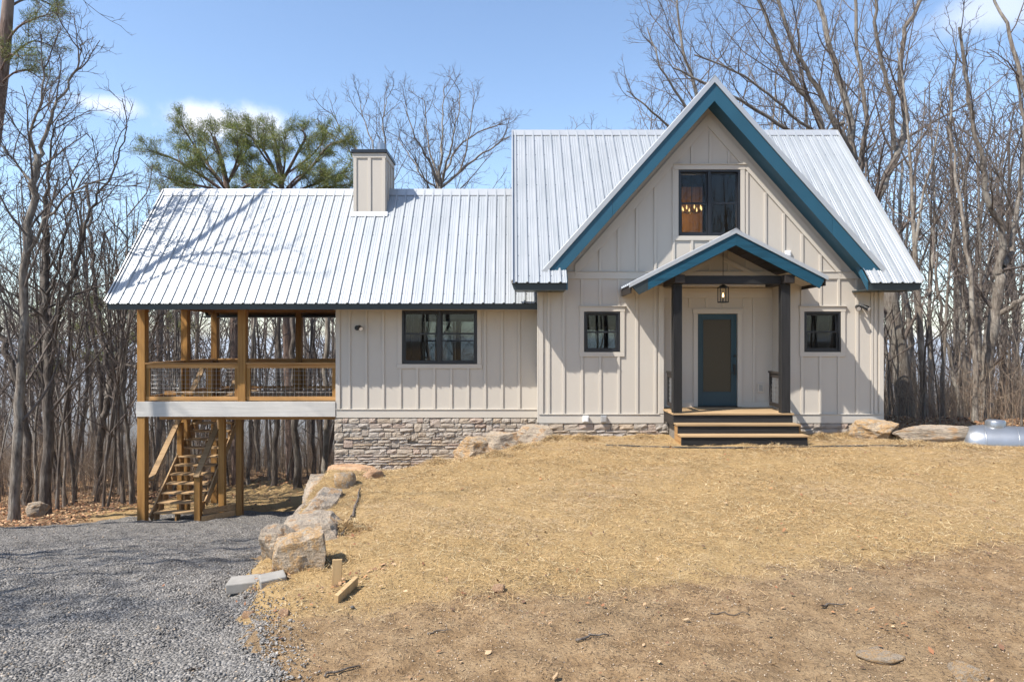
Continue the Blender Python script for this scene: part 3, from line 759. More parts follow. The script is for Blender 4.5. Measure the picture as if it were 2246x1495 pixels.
# ---- entry porch (part of the house)
PCX, PAZ, PS, PFY = 4.505, 4.42, .51, 13.76
pz = lambda x: PAZ - PS*abs(x-PCX)
LE, RE = 2.36, 6.36
proof = MB()
for s, xe in ((-1, LE+.06), (1, RE-.06)):
    p = [(PCX, PAZ-.03), (PCX, PAZ-.12), (xe, pz(xe)-.12), (xe, pz(xe)-.03)]
    proof.prism(p if s < 0 else p[::-1], PFY+.04, MWY-.03)
proof = proof.build('porch_roof', M['trim'], house)
for s, xe in ((-1, LE), (1, RE)):
    ribbed(proof, 'roof_panel', PFY-.02, MWY-.03, lambda u, v, s=s: (PCX+s*v, u, PAZ-PS*v), (s*PS,0,1), lambda u: 0., lambda u, xe=xe: abs(xe-PCX), PFY+.03)
    q = math.hypot(1, PS); tv = .075*q; bv = .215*q
    p = [(PCX, PAZ+.03), (PCX, PAZ+.03-tv), (xe, pz(xe)+.03-tv), (xe, pz(xe)+.03)]
    MB().prism(p if s < 0 else p[::-1], PFY-.045, PFY+.0).build('rake_trim', M['metal_trim'], proof)
    xb2 = LE+.38 if s < 0 else RE-.06
    p = [(PCX, PAZ+.03-tv), (PCX, PAZ+.03-tv-bv), (xb2-(.0 if s < 0 else .1), pz(xb2-(.0 if s < 0 else .1))+.03-tv-bv), (xb2, pz(xb2)+.03-tv)]
    MB().prism(p if s < 0 else p[::-1], PFY-.02, PFY+.02).build('fascia_board', M['teal_rough'], proof, .003)
    if s < 0:
        p = [(xb2-.001, pz(xb2)+.03-tv), (xb2-.001, pz(xb2)+.03-tv-bv), (LE+.2, pz(LE+.2)+.03-tv-bv), (LE+.05, pz(LE+.05)+.03-tv)]
        MB().prism(p, PFY-.02, PFY+.02).build('fascia_end', M['dark_eave_shade'], proof, .003)
    xm = PCX + s*1.28
    # dark ceiling boards between the beams, laid along the slope
    nb = 9
    for i in range(nb):
        a, c = 1.26*i/nb+.01, 1.26*(i+1)/nb-.004
        p = [(PCX+s*a, pz(PCX+s*a)-.125), (PCX+s*a, pz(PCX+s*a)-.15), (PCX+s*c, pz(PCX+s*c)-.15), (PCX+s*c, pz(PCX+s*c)-.125)]
        MB().prism(p if s < 0 else p[::-1], PFY+.021, MWY-.032).build('ceiling_board', M['darkwood_y'], proof)
    MB().bar((xe-s*.04, PFY+.02, pz(xe)-.08), (xe-s*.04, MWY-.03, pz(xe)-.08), .03, .16).build('eave_fascia', M['darkwood_y'], proof)
MB().prism([(PCX-.12, PAZ-.12*PS+.033), (PCX, PAZ+.033), (PCX+.12, PAZ-.12*PS+.033), (PCX, PAZ+.05)], PFY-.05, MWY-.03).build('ridge_cap', M['metal_trim'], proof)
# gable wall trim under the porch ceiling
for s in (-1, 1):
    p = [(PCX, 4.08), (PCX, 3.98), (PCX+s*.95, 3.98-.95*.5), (PCX+s*.95, 4.08-.95*.5)]
    piece('rake_frieze', MB().prism(p if s < 0 else p[::-1], MWY-.046, MWY-.028), front)
# beams, posts
PX = (3.395, 5.615); PY = 14.07
b = MB(); b.bar((PX[0]-.06, PY, 3.455), (PX[1]+.06, PY, 3.455), .14, .17); b.build('porch_tie_beam', M['darkwood_x'], house, .008)
for x in PX:
    MB().box(x-.09, x+.09, PY-.09, PY+.09, .722, 3.365).build('porch_post', M['darkwood_z'], house, .008)
    MB().box(x-.1, x+.1, PFY+.03, MWY-.03, 3.37, 3.54).build('porch_beam', M['darkwood_y'], house, .008)
# landing, rails
land = link('landing', None, house); PINV[land.name] = Matrix.Identity(4)
LX0, LX1, LZ = 3.31, 5.76, .72
for i in range(9):
    y = 13.97 + i*.1475
    MB().box(LX0-.02, LX1+.02, y, y+.141, LZ-.035, LZ).build('deck_board', M['deckboard'], land, .004)
b = MB(); b.box(LX0, LX1, 14.0, 14.04, LZ-.22, LZ-.036); b.build('rim_board', M['darkwood_x'], land, .004)
b = MB(); b.box(LX0, LX0+.04, 14.041, 14.86, LZ-.26, LZ-.036); b.build('rim_board', M['darkwood_y'], land, .004)
b = MB(); b.box(LX1-.04, LX1, 14.041, 14.86, LZ-.26, LZ-.036); b.build('rim_board', M['darkwood_y'], land, .004)
b = MB(); b.box(LX0+.1, LX1-.1, 14.1, 14.8, -.1, LZ-.27); b.build('landing_base', M['mortar'], land)
for x in PX:
    r_ = link('porch_railing', None, house); PINV[r_.name] = Matrix.Identity(4)
    ya, yb = PY+.092, 14.86
    b = MB(); b.box(x-.045, x+.045, ya, yb, 1.51, 1.55); b.build('top_rail', M['darkwood_y'], r_, .004)
    b = MB(); b.box(x-.02, x+.02, ya, yb, 1.42, 1.509); b.build('upper_frame', M['darkwood_y'], r_, .004)
    b = MB(); b.box(x-.02, x+.02, ya, yb, .80, .885); b.build('bottom_rail', M['darkwood_y'], r_, .004)
    for y in (ya, yb-.085): MB().box(x-.02, x+.02, y, y+.085, .886, 1.419).build('stile', M['darkwood_z'], r_, .004)
    b = MB()
    for k in range(1, 6): b.tube([(x, ya+.08, .885+.09*k), (x, yb-.08, .885+.09*k)], .0035, 5)
    for k in range(1, 7): b.tube([(x, ya+.08+.09*k, .88), (x, ya+.08+.09*k, 1.425)], .0035, 5)
    b.build('wire_panel', M['wire'], r_)

# ---- front steps
steps = thing('front_steps', 'short flight of wooden steps with charcoal risers below the teal door', 'steps', (4.5, 13.6, .1))
for k, (zt, yf, wx) in enumerate(((.53, 13.69, .0), (.345, 13.40, .045))):
    MB().box(LX0-.0+wx*.2, LX1+.03+wx, yf-.02, yf+.145, zt-.034, zt).build('tread', M['deckboard'], steps, .004)
    MB().box(LX0-.0+wx*.2, LX1+.03+wx, yf+.150, yf+.30, zt-.034, zt).build('tread', M['deckboard'], steps, .004)
    MB().box(LX0+.02, LX1+.0+wx, yf+.01, yf+.045, zt-.20 if k else zt-.19, zt-.035).build('riser', M['darkwood_x'], steps, .004)
for x in (LX0+.0, LX1+.0):
    MB().prismx([(13.46, -.05), (13.995, -.05), (13.995, .49), (13.75, .49), (13.75, .305), (13.46, .305)], x+.02, x+.055).build('stringer', M['pt_y'], steps)

# ---- lights and boxes on the walls
def flood(loc, label, two, sgn):
    t = thing('flood_light', label, 'light', loc, 'security lights on the front walls'); x, y, z = loc
    MB().lathe([(0,-.03),(.055,-.03),(.06,0),(0,0)], (x, y+.0, z), 16, 'y').build('mount', M['iron'], t)
    for k in two:
        b = MB(); p0 = Vector((x+k*.02, y-.03, z-.01)); p1 = Vector((x+k*.09, y-.12, z+.0)); b.tube([p0, p1], .014, 8); b.build('arm', M['iron'], t)
        d = Vector((k*.35+sgn*.2, -.8, -.45)).normalized(); c = p1
        b = MB(); b.tube([c-d*.07, c-d*.05, c+d*.03, c+d*.07], [.03,.045,.05,.055], 14); b.build('lamp_head', M['iron'], t)
        MB().tube([c+d*.0705, c+d*.074], .046, 14).build('lens', M['white'], t)
flood((-3.56, WWY-.002, 2.50), 'black spot light on the wing wall left of the wide window', (1,), 1)
flood((7.56, MWY-.032, 2.92), 'black twin spot light high on the wall above the right small window', (-1, 1), 1)
def wallbox(loc, size, mat, label, cat):
    x, y, z = loc; t = thing('wall_box', label, cat, loc)
    MB().box(x-size[0]/2, x+size[0]/2, y-size[1], y, z-size[2]/2, z+size[2]/2).build('housing', M[mat], t, .006)
    MB().box(x-size[0]*.36, x+size[0]*.36, y-size[1]-.008, y-size[1]-.0005, z-size[2]*.36, z+size[2]*.36).build('cover', M['flash' if mat == 'flash' else 'white'], t, .003)
wallbox((6.01, MWY, 4.10), (.13, .05, .13), 'white', 'small white box on the gable wall beside the porch roof', 'junction box')
wallbox((1.60, MWY-.034, .505), (.13, .06, .13), 'white', 'white outlet cover on the skirt board under the small left window', 'outlet cover')
wallbox((1.99, MWY-.034, .51), (.125, .09, .14), 'flash', 'shiny metal outlet box on the skirt board', 'outlet box')
t = thing('door_outlet', 'grey outlet in a pale frame on the wall right of the door', 'outlet', (5.57, 15.3, 1.15))
b = MB(); ring(b, 5.50, 5.64, 1.05, 1.25, .028, 15.27, 15.30); b.build('frame', M['trim'], t, .003)
MB().box(5.53, 5.61, 15.28, 15.30, 1.08, 1.22).build('plate', M['tank'], t)

# ---- hanging lantern
lx, ly, lz = P(1586, 645, 14.4)
lan = thing('lantern', 'black glass sided lantern hanging on a chain under the porch roof', 'lantern', (lx, ly, lz))
b = MB(); b.tube([(lx, ly, 4.1), (lx, ly, lz+.22)], .007, 6); b.build('stem', M['iron'], lan)
b = MB(); w = .085
for sx in (-1, 1):
    for sy in (-1, 1): b.box(lx+sx*w-.008, lx+sx*w+.008, ly+sy*w-.008, ly+sy*w+.008, lz-.16, lz+.15)
for z in (-.165, .14):
    for s in (-1, 1):
        b.box(lx-w-.009, lx+w+.009, ly+s*w-.009, ly+s*w+.009, lz+z-.009, lz+z+.009); b.box(lx+s*w-.0085, lx+s*w+.0085, ly-w+.01, ly+w-.01, lz+z-.0085, lz+z+.0085)
b.build('cage', M['iron'], lan)
b = MB(); b.lathe([(.09,.15),(.09,.165),(.03,.2),(.012,.23),(0,.23)], (lx, ly, lz), 12); b.build('cap', M['iron'], lan)
b = MB(); b.box(lx-w-.005, lx+w+.005, ly-w-.005, ly+w+.005, lz-.18, lz-.168); b.tube([(lx,ly,lz-.168),(lx,ly,lz-.07)], .012, 8); b.build('candle_holder', M['iron'], lan)
b = MB(); b.lathe([(0,-.07),(.014,-.06),(.02,-.03),(.012,.01),(0,.035)], (lx, ly, lz), 10); b.build('bulb', M['bulb'], lan, smoothf=True)

# ---- chandelier upstairs, lit
ch = thing('chandelier', 'warm lit chandelier seen through the upper window', 'chandelier', (4.45, 16.9, 5.4))
b = MB(); b.tube([(4.45, 16.9, 6.4), (4.45, 16.9, 5.42)], .01, 6)
bl = MB()
for k in range(8):
    a = k*math.pi/4; x, y = 4.45+.24*math.cos(a), 16.9+.24*math.sin(a)
    b.tube([(4.45,16.9,5.42), ((4.45+x)/2, (16.9+y)/2, 5.36), (x, y, 5.42)], .008, 5)
    bl.lathe([(0,-.03),(.012,-.02),(.018,.02),(.01,.06),(0,.09)], (x, y, 5.45), 8)
b.build('arms', M['iron'], ch); bl.build('bulbs', M['bulb'], ch)
pl = bpy.data.lights.new('chandelier_glow', 'POINT'); pl.energy = 16; pl.color = (1, .62, .28); pl.shadow_soft_size = .2
po = link('chandelier_glow', pl, ch); po.location = (4.45, 17.2, 5.3)
b = MB(); b.box(4.05, 4.95, 17.75, 17.8, 3.6, 6.2); b.build('interior_wall', M['pt_z'], house)

# ------------------------------------------------------------------ covered deck
DZT = .81
deck = thing('covered_deck', 'raised timber deck on tall posts under the left end of the roof', 'deck', (-6.3, 17.5, -2))
FX = (-8.52, -6.21); FY = 15.76; RY_ = 19.45; HP = .09
posts = [(FX[0], FY, 3.0), (FX[1], FY, 3.0), (-8.46, 17.7, 4.6), (-8.46, RY_, 3.0), (-6.06, RY_, 3.0)]
for x, y, zt in posts:
    h = HP if y < 16 else .085
    zb_ = H(x, y)-.05 if x < -8 else DZT+.0
    MB().box(x-h, x+h, y-h, y+h, zb_, zt).build('post', M['pt_z'], deck, .008)
for x, y in ((-6.6, 16.55), (-7.0, 16.5)):
    MB().box(x-.07, x+.07, y-.07, y+.07, H(x, y)-.05, .46).build('support_post', M['pt_z'], deck, .006)
MB().box(-8.62, WX0-.002, 15.65, 15.69, DZT-.345, DZT-.0).build('rim_board', M['greyboard'], deck, .004)
b = MB(); b.box(-8.62, -8.58, 15.692, 19.5, DZT-.345, DZT-.04); b.build('rim_board', M['greyboard'], deck, .004)
MB().box(-8.58, WX0-.002, 19.46, 19.5, DZT-.345, DZT-.04).build('rim_board', M['greyboard'], deck, .004)
for y in (16.5, 18.0, 19.2): MB().box(-7.2 if y != 16.5 else -8.5, WX0, y-.045, y+.045, DZT-.5, DZT-.27).build('girder', M['pt_x'], deck)
for k in range(12): 
    x = -7.15 + k*.27
    MB().box(x-.02, x+.02, 15.7, 19.45, DZT-.265, DZT-.04).build('joist', M['pt_y'], deck)
y = 15.70
while y < 19.42:
    xs_ = -8.6 if not (16.55 < y < 18.85) else -7.28
    MB().box(xs_, WX0-.005, y, y+.138, DZT-.037, DZT).build('deck_board', M['deckboard'], deck, .004)
    y += .144
# roof beams carried by the posts
MB().box(-8.62, WX0, FY-.07, FY+.07, 3.002, 3.24).build('roof_beam', M['pt_x'], deck, .006)
MB().box(-8.62, WX0, RY_-.07, RY_+.07, 3.002, 3.24).build('roof_beam', M['pt_x'], deck, .006)
MB().box(-8.6, -8.46, FY+.071, RY_-.071, 3.002, 3.2).build('roof_beam', M['pt_y'], deck, .006)
# ceiling of the deck
MB().box(-8.6, WX0-.002, WE_Y+.42, ry-.62, 3.243, 3.26).build('ceiling', M['pt_x'], deck)
def railing(p0, p1, axis):
    r_ = link('railing', None, deck); PINV[r_.name] = Matrix.Identity(4)
    p0 = Vector(p0); p1 = Vector(p1); d = (p1-p0).normalized(); mat = M['pt_x'] if axis == 'x' else M['pt_y']
    L = (p1-p0).length
    def hb(z0, z1, w, a=0., b_=0., nm='rail'): 
        q0 = p0+d*a; q1 = p1-d*b_; MB().bar((q0.x, q0.y, (z0+z1)/2), (q1.x, q1.y, (z0+z1)/2), w, z1-z0).build(nm, mat, r_, .004)
    hb(1.665, 1.70, .14, nm='top_rail'); hb(1.575, 1.664, .04, nm='upper_frame'); hb(.835, .92, .04, nm='bottom_frame')
    for a in (0.0, L-.085):
        c = p0 + d*(a+.0425); b = MB(); b.bar((c.x, c.y, .921), (c.x, c.y, 1.574), .04, .085, (d.x, d.y, 0)); b.build('stile', M['pt_z'], r_, .004)
    b = MB(); n = int((L-.17)/.1016)
    for k in range(1, 7):
        q0 = p0+d*.08; q1 = p1-d*.08; z = .92+k*.098; b.tube([(q0.x,q0.y,z),(q1.x,q1.y,z)], .0028, 4)
    for k in range(1, n+1):
        q0 = p0+d*(.085+k*.1016); b.tube([(q0.x,q0.y,.915),(q0.x,q0.y,1.58)], .0028, 4)
    b.build('wire_panel', M['wire'], r_)
railing((FX[0]+.092, 15.74, 0), (FX[1]-.092, 15.74, 0), 'x'); railing((FX[1]+.092, 15.74, 0), (WX0-.004, 15.74, 0), 'x')
railing((-8.37, RY_, 0), (-6.15, RY_, 0), 'x'); railing((-5.97, RY_, 0), (WX0-.01, RY_, 0), 'x')
railing((-8.48, FY+.1, 0), (-8.48, 17.61, 0), 'y'); railing((-8.48, 17.79, 0), (-8.48, RY_-.1, 0), 'y')
# low guard round the stair opening
for y in (16.42, 18.75): MB().box(-7.26-.07, -7.26+.07, y-.07, y+.07, DZT, 1.62).build('guard_post', M['pt_z'], deck, .006)
MB().bar((-7.26, 16.5, 1.55), (-7.26, 18.68, 1.55), .09, .04).build('guard_rail', M['pt_y'], deck, .004)
MB().bar((-7.26, 16.5, .95), (-7.26, 18.68, .95), .04, .09).build('guard_rail', M['pt_y'], deck, .004)
MB().bar((-8.35, 16.42, .95), (-7.34, 16.42, .95), .04, .09).build('guard_rail', M['pt_x'], deck, .004)

# ------------------------------------------------------------------ staircase below the deck
stair = thing('staircase', 'open wooden staircase climbing from the gravel up under the deck', 'staircase', (-7.9, 16.5, -2))
SX0, SX1 = -8.40, -7.36; SY, RUN, RISE, SZ = 15.98, .2, .1855, -1.97
for k in range(15):
    z = SZ + RISE*(k+1) - .02; y = SY + RUN*k
    MB().box(SX0, SX1, y-.02, y+.235, z-.038, z).build('tread', M['tread'], stair, .005)
for x in (SX0+.03, (SX0+SX1)/2, SX1-.03):
    b = MB(); pl_ = []
    for k in range(15):
        z = SZ + RISE*(k+1) - .06; y = SY + RUN*k
        pl_ += [(y+.012, z-RISE+.002 if k else -2.02), (y+.012, z)]
    yl = SY + RUN*15
    low = [(yl, SZ+RISE*15-.06), (yl, SZ+RISE*15-.36), (SY+.32, -2.02)]
    b.prismx(pl_ + low, x-.019, x+.019) if False else None
    for k in range(15):
        z = SZ + RISE*(k+1) - .06; y = SY+RUN*k
        b.prismx([(y+.01, z), (y+.01, max(-2.03, z-.17)), (y+.01+RUN, max(-2.03, z-.25+RISE*.4)), (y+.01+RUN, z)][::-1], x-.019, x+.019)
    b.build('stringer', M['pt_y'], stair)
sl = RISE/RUN
b = MB(); b.bar((SX0-.05, SY-.02, SZ+.02), (SX0-.05, SY+2.9, SZ+.02+2.9*sl), .035, .19); b.build('side_board', M['tread'], stair, .005)
b = MB(); b.bar((SX1+.06, SY+.3, SZ+.3), (SX1+.06, SY+2.9, SZ+.3+2.6*sl), .035, .19); b.build('side_board', M['tread'], stair, .005)
MB().bar((SX0-.02, SY-.08, SZ+.93), (SX0-.02, SY+2.7, SZ+.93+2.78*sl), .14, .045).build('handrail', M['tread'], stair, .005)
MB().bar((SX1+.01, SY-.1, SZ+1.0), (SX1+.01, SY+2.7, SZ+1.0+2.8*sl), .14, .045).build('handrail', M['tread'], stair, .005)
MB().box(SX1-.06, SX1+.08, SY-.06, SY+.08, SZ-.05, SZ+1.0).build('newel_post', M['pt_z'], stair, .006)
MB().box(SX0-.06, SX0+.06, SY+1.25, SY+1.38, SZ-.3, SZ+2.1).build('newel_post', M['pt_z'], stair, .006)
for k, (z0_, z1_) in enumerate(((-2.0, -1.86), (-1.855, -1.72))):
    MB().bar((SX1+.1, SY-.02+.1*k, (z0_+z1_)/2-.03), (SX1+.1+.7, SY+.7, (z0_+z1_)/2-.02), .04, .13).build('side_plank', M['tread'], stair, .004)

# ------------------------------------------------------------------ boulders
def boulder(name, label, c, size, rz, seed, mat, cuts=7, tilt=(0, 0), rough=.075, group=None, cat='boulder', sub=5):
    rr = random.Random(seed); bm = bmesh.new(); bmesh.ops.create_icosphere(bm, subdivisions=sub, radius=1)
    planes = []
    for k in range(cuts):
        n = Vector((rr.gauss(0,1), rr.gauss(0,1), rr.gauss(0,.7))).normalized(); planes.append((n, rr.uniform(.5, .8)))
    planes.append((Vector((rr.uniform(-.15,.15), rr.uniform(-.15,.15), 1)).normalized(), rr.uniform(.55, .7)))
    off = Vector((rr.uniform(0,90), rr.uniform(0,90), rr.uniform(0,90)))
    for v in bm.verts:
        p = v.co.copy(); m = max(abs(p.x), abs(p.y), abs(p.z)); p = p*(.68 + .25/m)
        for n, d in planes:
            e = p.dot(n) - d
            if e > 0: p -= n*e*.985
        q = p*1.9 + off
        p += p.normalized()*(mnoise.fractal(q, 1.0, 2.0, 5)*rough + (.13*mnoise.noise(q*.6)) - abs(mnoise.noise(Vector((q.x*1.2, q.y*1.2, q.z*5))))*rough*.45)
        v.co = p
    me = bpy.data.meshes.new(name); bm.to_mesh(me); bm.free(); me.materials.append(mat)
    me.polygons.foreach_set('use_smooth', [True]*len(me.polygons)); me.set_sharp_from_angle(angle=R(26 if sub > 3 else 180))
    o = link(name, me); o.location = c; o.scale = (size[0]/1.6, size[1]/1.6, size[2]/1.4); o.rotation_euler = (tilt[0], tilt[1], rz)
    return tag(o, label, cat, group)
G = 'boulders edging the yard'
BO = [
 # label, px, py (centre), Y, size, rot, seed, material
 ('blocky tan boulder with a flat front at the lower end of the stone row', 659, 1222, 7.0, (.47, .50, .56), .3, 3, 'rock_tan', 9),
 ('pale boulder with an orange foot leaning on the gravel edge', 612, 1198, 7.45, (.34, .5, .5), .1, 8, 'rock_grey', 8),
 ('broad lichen covered boulder with a dirt filled hollow on top', 688, 1172, 8.2, (.80, .9, .40), -.25, 12, 'rock_grey', 7),
 ('long flat grey ledge stone halfway along the retaining row', 703, 1116, 9.9, (.60, 1.3, .46), .12, 21, 'rock_grey', 7),
 ('layered grey stone behind the long ledge stone', 708, 1084, 11.6, (.60, 1.25, .52), -.1, 27, 'rock_grey', 8),
 ('reddish topped flat stone near the corner of the stone foundation', 718, 1062, 13.2, (.70, .95, .42), .2, 33, 'rock_grey', 8),
 ('flat orange sandstone slab at the corner of the stone foundation', 776, 1033, 14.6, (1.05, .8, .26), .05, 38, 'rock_orange', 7),
 ('rounded boulder half buried in straw, lowest of the three by the wall', 1040, 990, 14.45, (.78, .62, .56), .5, 41, 'rock_tan', 5),
 ('wide grey boulder, middle of the three by the stone wall', 1103, 974, 14.5, (.80, .62, .52), -.1, 47, 'rock_grey', 8),
 ('low pale boulder at the main house corner, topmost of the three', 1179, 953, 14.45, (.74, .55, .40), .15, 52, 'rock_grey', 7),
 ('brown boulder in the shade at the right corner of the house', 1922, 945, 14.35, (.86, .6, .52), .1, 57, 'rock_tan', 7),
 ('long low grey boulder between the house corner and the silver tank', 2030, 953, 14.2, (1.72, .62, .42), -.06, 63, 'rock_grey', 7),
 ('small squarish stone lying at the edge of the woods near the left trunks', 85, 1113, 15.2, (.42, .36, .30), .3, 71, 'rock_grey', 7),
]
for lab, px, py, Y, size, rz, seed, mt, cuts in BO:
    boulder('boulder', lab, P(px, py, Y), size, rz, seed, M[mt], cuts, group=G)
for lab, px, py, size, seed, mt in [
    ('flat pale stone set in the dirt near the lower right corner', 1930, 1441, (.30, .2, .05), 81, 'rock_tan'),
    ('pale pointed stone at the bottom edge of the dirt', 2120, 1482, (.22, .2, .09), 83, 'rock_tan'),
    ('dark clod lying on the straw in the middle of the yard', 1094, 1294, (.10, .09, .08), 85, 'rock_orange'),
    ('brown stone at the edge of the gravel drive', 545, 1352, (.09, .08, .08), 87, 'rock_orange'),
    ('small brown stone in the dirt beside the drive', 625, 1350, (.1, .08, .07), 89, 'rock_orange'),
    ('small ochre stone just below the orange slab', 818, 1047, (.3, .25, .2), 90, 'rock_orange'),
    ('grey stone wedged between the orange slab and the flat stones', 755, 1062, (.4, .3, .3), 92, 'rock_tan')]:
    Y = 4.0
    for _ in range(400):
        p = P(px, py, Y)
        if p.z <= H(p.x, p.y): break
        Y += .03
    boulder('stone', lab, (p.x, p.y, H(p.x, p.y)+size[2]*.15), size, seed*.7, seed, M[mt], 6, cat='stone', group='loose stones on the ground', sub=3)

def ground_hit(px, py):
    Y = 3.5
    for _ in range(1500):
        p = P(px, py, Y)
        if p.z <= H(p.x, p.y): return p
        Y += .015
    return p
# concrete pavers
for lab, px, py, L, W_, rz in (('grey concrete paver lying flat at the foot of the tan boulder', 549, 1279, .42, .22, .12), ('tilted concrete paver half hidden against the tan boulder', 598, 1272, .24, .2, .45)):
    p = ground_hit(px, py); b = MB(); b.box(-L/2, L/2, -W_/2, W_/2, -.05, .055)
    o = b.build('paver', M['concrete'], None, .012); o.location = (p.x, p.y, H(p.x, p.y)-.005); o.rotation_euler = (.05, -.07, rz); tag(o, lab, 'paver', 'pavers by the boulders')
# survey stakes
p = ground_hit(738, 1286)
b = MB(); b.box(-.045, .045, -.019, .019, -.1, .245); b.v = [(x*(1.0 if z > 0 else .95), y, z) for x, y, z in b.v]
o = b.build('stake', M['stake'], None, .004); o.location = (p.x, p.y, H(p.x, p.y)); o.rotation_euler = (R(-6), R(2), R(14)); tag(o, 'short upright board stake standing in the straw', 'stake')
p = ground_hit(760, 1308); q = ground_hit(772, 1300)
b = MB(); b.box(-.02, .02, -.17, .17, -.04, .05)
o = b.build('stake', M['stake'], None, .004); o.location = (p.x, p.y, H(p.x, p.y)+.05); o.rotation_euler = (R(9), R(8), R(-16)); tag(o, 'short board leaning low beside the upright stake', 'stake')
# sticks
def stick(pa, pb, r, label, seed, n=7):
    a = ground_hit(*pa); c = ground_hit(*pb); rr = random.Random(seed); pts = []
    for i in range(n):
        t = i/(n-1); x = a.x+(c.x-a.x)*t + rr.uniform(-1,1)*.02; y = a.y+(c.y-a.y)*t + rr.uniform(-1,1)*.02
        pts.append((x, y, H(x, y)+r*1.1+rr.uniform(0,.012)))
    b = MB(); b.tube(pts, [r*(1-.5*i/(n-1)) for i in range(n)], 7)
    tag(b.build('stick', M['bark_dark'], None, smoothf=True), label, 'stick', 'fallen sticks')
stick((1268, 1412), (1330, 1394), .010, 'short dark stick lying on the dirt right of centre', 1)
stick((705, 1492), (792, 1464), .009, 'thin crooked stick at the bottom edge left of centre', 2)
stick((940, 1392), (990, 1387), .006, 'thin pale twig lying on the dirt below the yard centre', 3)
stick((1560, 1345), (1640, 1350), .006, 'slim twig on the dirt below the front steps', 4)
stick((410, 1478), (450, 1466), .010, 'brown stick on the gravel near the bottom edge', 5)
stick((1800, 1335), (1850, 1328), .008, 'short twig at the right on the dirt', 6)
stick((776, 1135), (790, 1075), .018, 'long grey branch lying on the straw beside the ledge stones', 7)
stick((750, 1175), (775, 1130), .016, 'grey branch end beside the lichen covered boulder', 9)
stick((215, 1090), (300, 1078), .03, 'fallen grey branch lying at the edge of the left woods', 8)
# black pipe
b = MB(); pts = []
for i in range(60):
    t = i/59; px = 1330 + t*700; py = 983 + 4*math.sin(t*5) + (1-t)*-6
    p = ground_hit(px, py); pts.append((p.x, p.y, H(p.x, p.y)+.012))
b.tube(pts, [.016*(1+.12*(i % 2)) for i in range(60)], 8); tag(b.build('drain_pipe', M['rubber'], None, smoothf=True), 'thin black pipe snaking over the straw before the steps', 'pipe')
# propane tank
tp = Vector((10.1, 13.7, .10))
tank = thing('propane_tank', 'silver gas tank half buried at the right edge behind the straw', 'tank', tp)
prof = [(0,-.98),(.14,-.965),(.25,-.91),(.34,-.81),(.38,-.68),(.39,-.55)]; prof = prof + [(r_, -h) for r_, h in prof[::-1]]
o = MB().lathe(prof, (0,0,0), 28, 'x').build('shell', M['tank'], None, smoothf=True); o.parent = tank; o.matrix_parent_inverse = Matrix.Identity(4); o.rotation_euler = (0, 0, R(-24))
for hx in (-.55, 0, .55):
    o = MB().lathe([(.388, -.012), (.397, -.006), (.397, .006), (.388, .012)], (hx, 0, 0), 28, 'x').build('weld_seam', M['tank'], None, smoothf=True); o.parent = tank; o.matrix_parent_inverse = Matrix.Identity(4); o.rotation_euler = (0, 0, R(-24))
o = MB().lathe([(.17,.3),(.175,.36),(.175,.47),(.16,.495),(.08,.51),(0,.513)], (-.3,.14,0), 24).build('dome', M['tank'], None, smoothf=True); o.parent = tank; o.matrix_parent_inverse = Matrix.Identity(4)

# ------------------------------------------------------------------ trees
def nrm(v):
    l = math.sqrt(v[0]*v[0]+v[1]*v[1]+v[2]*v[2]) or 1.; return (v[0]/l, v[1]/l, v[2]/l)
def grow_branch(rr, p, d, L, r0, r1, nseg, wob, up):
    pts = [p]; rad = [r0]; s = L/nseg
    for i in range(nseg):
        d = nrm((d[0]+rr.gauss(0, wob), d[1]+rr.gauss(0, wob), d[2]+rr.gauss(0, wob*.8)+up))
        p = (p[0]+d[0]*s, p[1]+d[1]*s, p[2]+d[2]*s); pts.append(p); rad.append(r0+(r1-r0)*(i+1)/nseg)
    return pts, rad
def children(rr, out, pts, rad, lev, cfg):
    if lev >= len(cfg): return
    n_per_m, nmin, nmax, t0, ang, lf, lmin, wob, up, seg, rf, rmin = cfg[lev]
    L = sum(math.dist(pts[i], pts[i+1]) for i in range(len(pts)-1))
    n = max(nmin, min(nmax, int(L*n_per_m + rr.random()))); m = len(pts)-1
    az = rr.uniform(0, 6.28)
    for k in range(n):
        t = t0 + (1-t0)*((k+rr.random())/n); f = t*m; i = min(int(f), m-1); u = f-i
        a, b_ = pts[i], pts[i+1]; p = tuple(a[j]+(b_[j]-a[j])*u for j in range(3)); r = rad[i]+(rad[i+1]-rad[i])*u
        d = nrm(tuple(b_[j]-a[j] for j in range(3)))
        h = (0,0,1) if abs(d[2]) < .9 else (1,0,0)
        s = nrm((d[1]*h[2]-d[2]*h[1], d[2]*h[0]-d[0]*h[2], d[0]*h[1]-d[1]*h[0])); w = (d[1]*s[2]-d[2]*s[1], d[2]*s[0]-d[0]*s[2], d[0]*s[1]-d[1]*s[0])
        az += 2.4 + rr.uniform(-.6, .6); g = ang*rr.uniform(.65, 1.25); ca, sa, cg, sg = math.cos(az), math.sin(az), math.cos(g), math.sin(g)
        nd = tuple(d[j]*cg + (s[j]*ca + w[j]*sa)*sg for j in range(3))
        if nd[2] < -.25: nd = (nd[0], nd[1], nd[2]*.3)
        cl = max(lmin, L*lf*(1-.55*t)*rr.uniform(.6, 1.2)); cr = max(rmin, min(r*.75, r*rf))
        bp, br = grow_branch(rr, p, nd, cl, cr, max(rmin*.55, cr*.3), seg, wob, up)
        out.append((bp, br, lev)); children(rr, out, bp, br, lev+1, cfg)
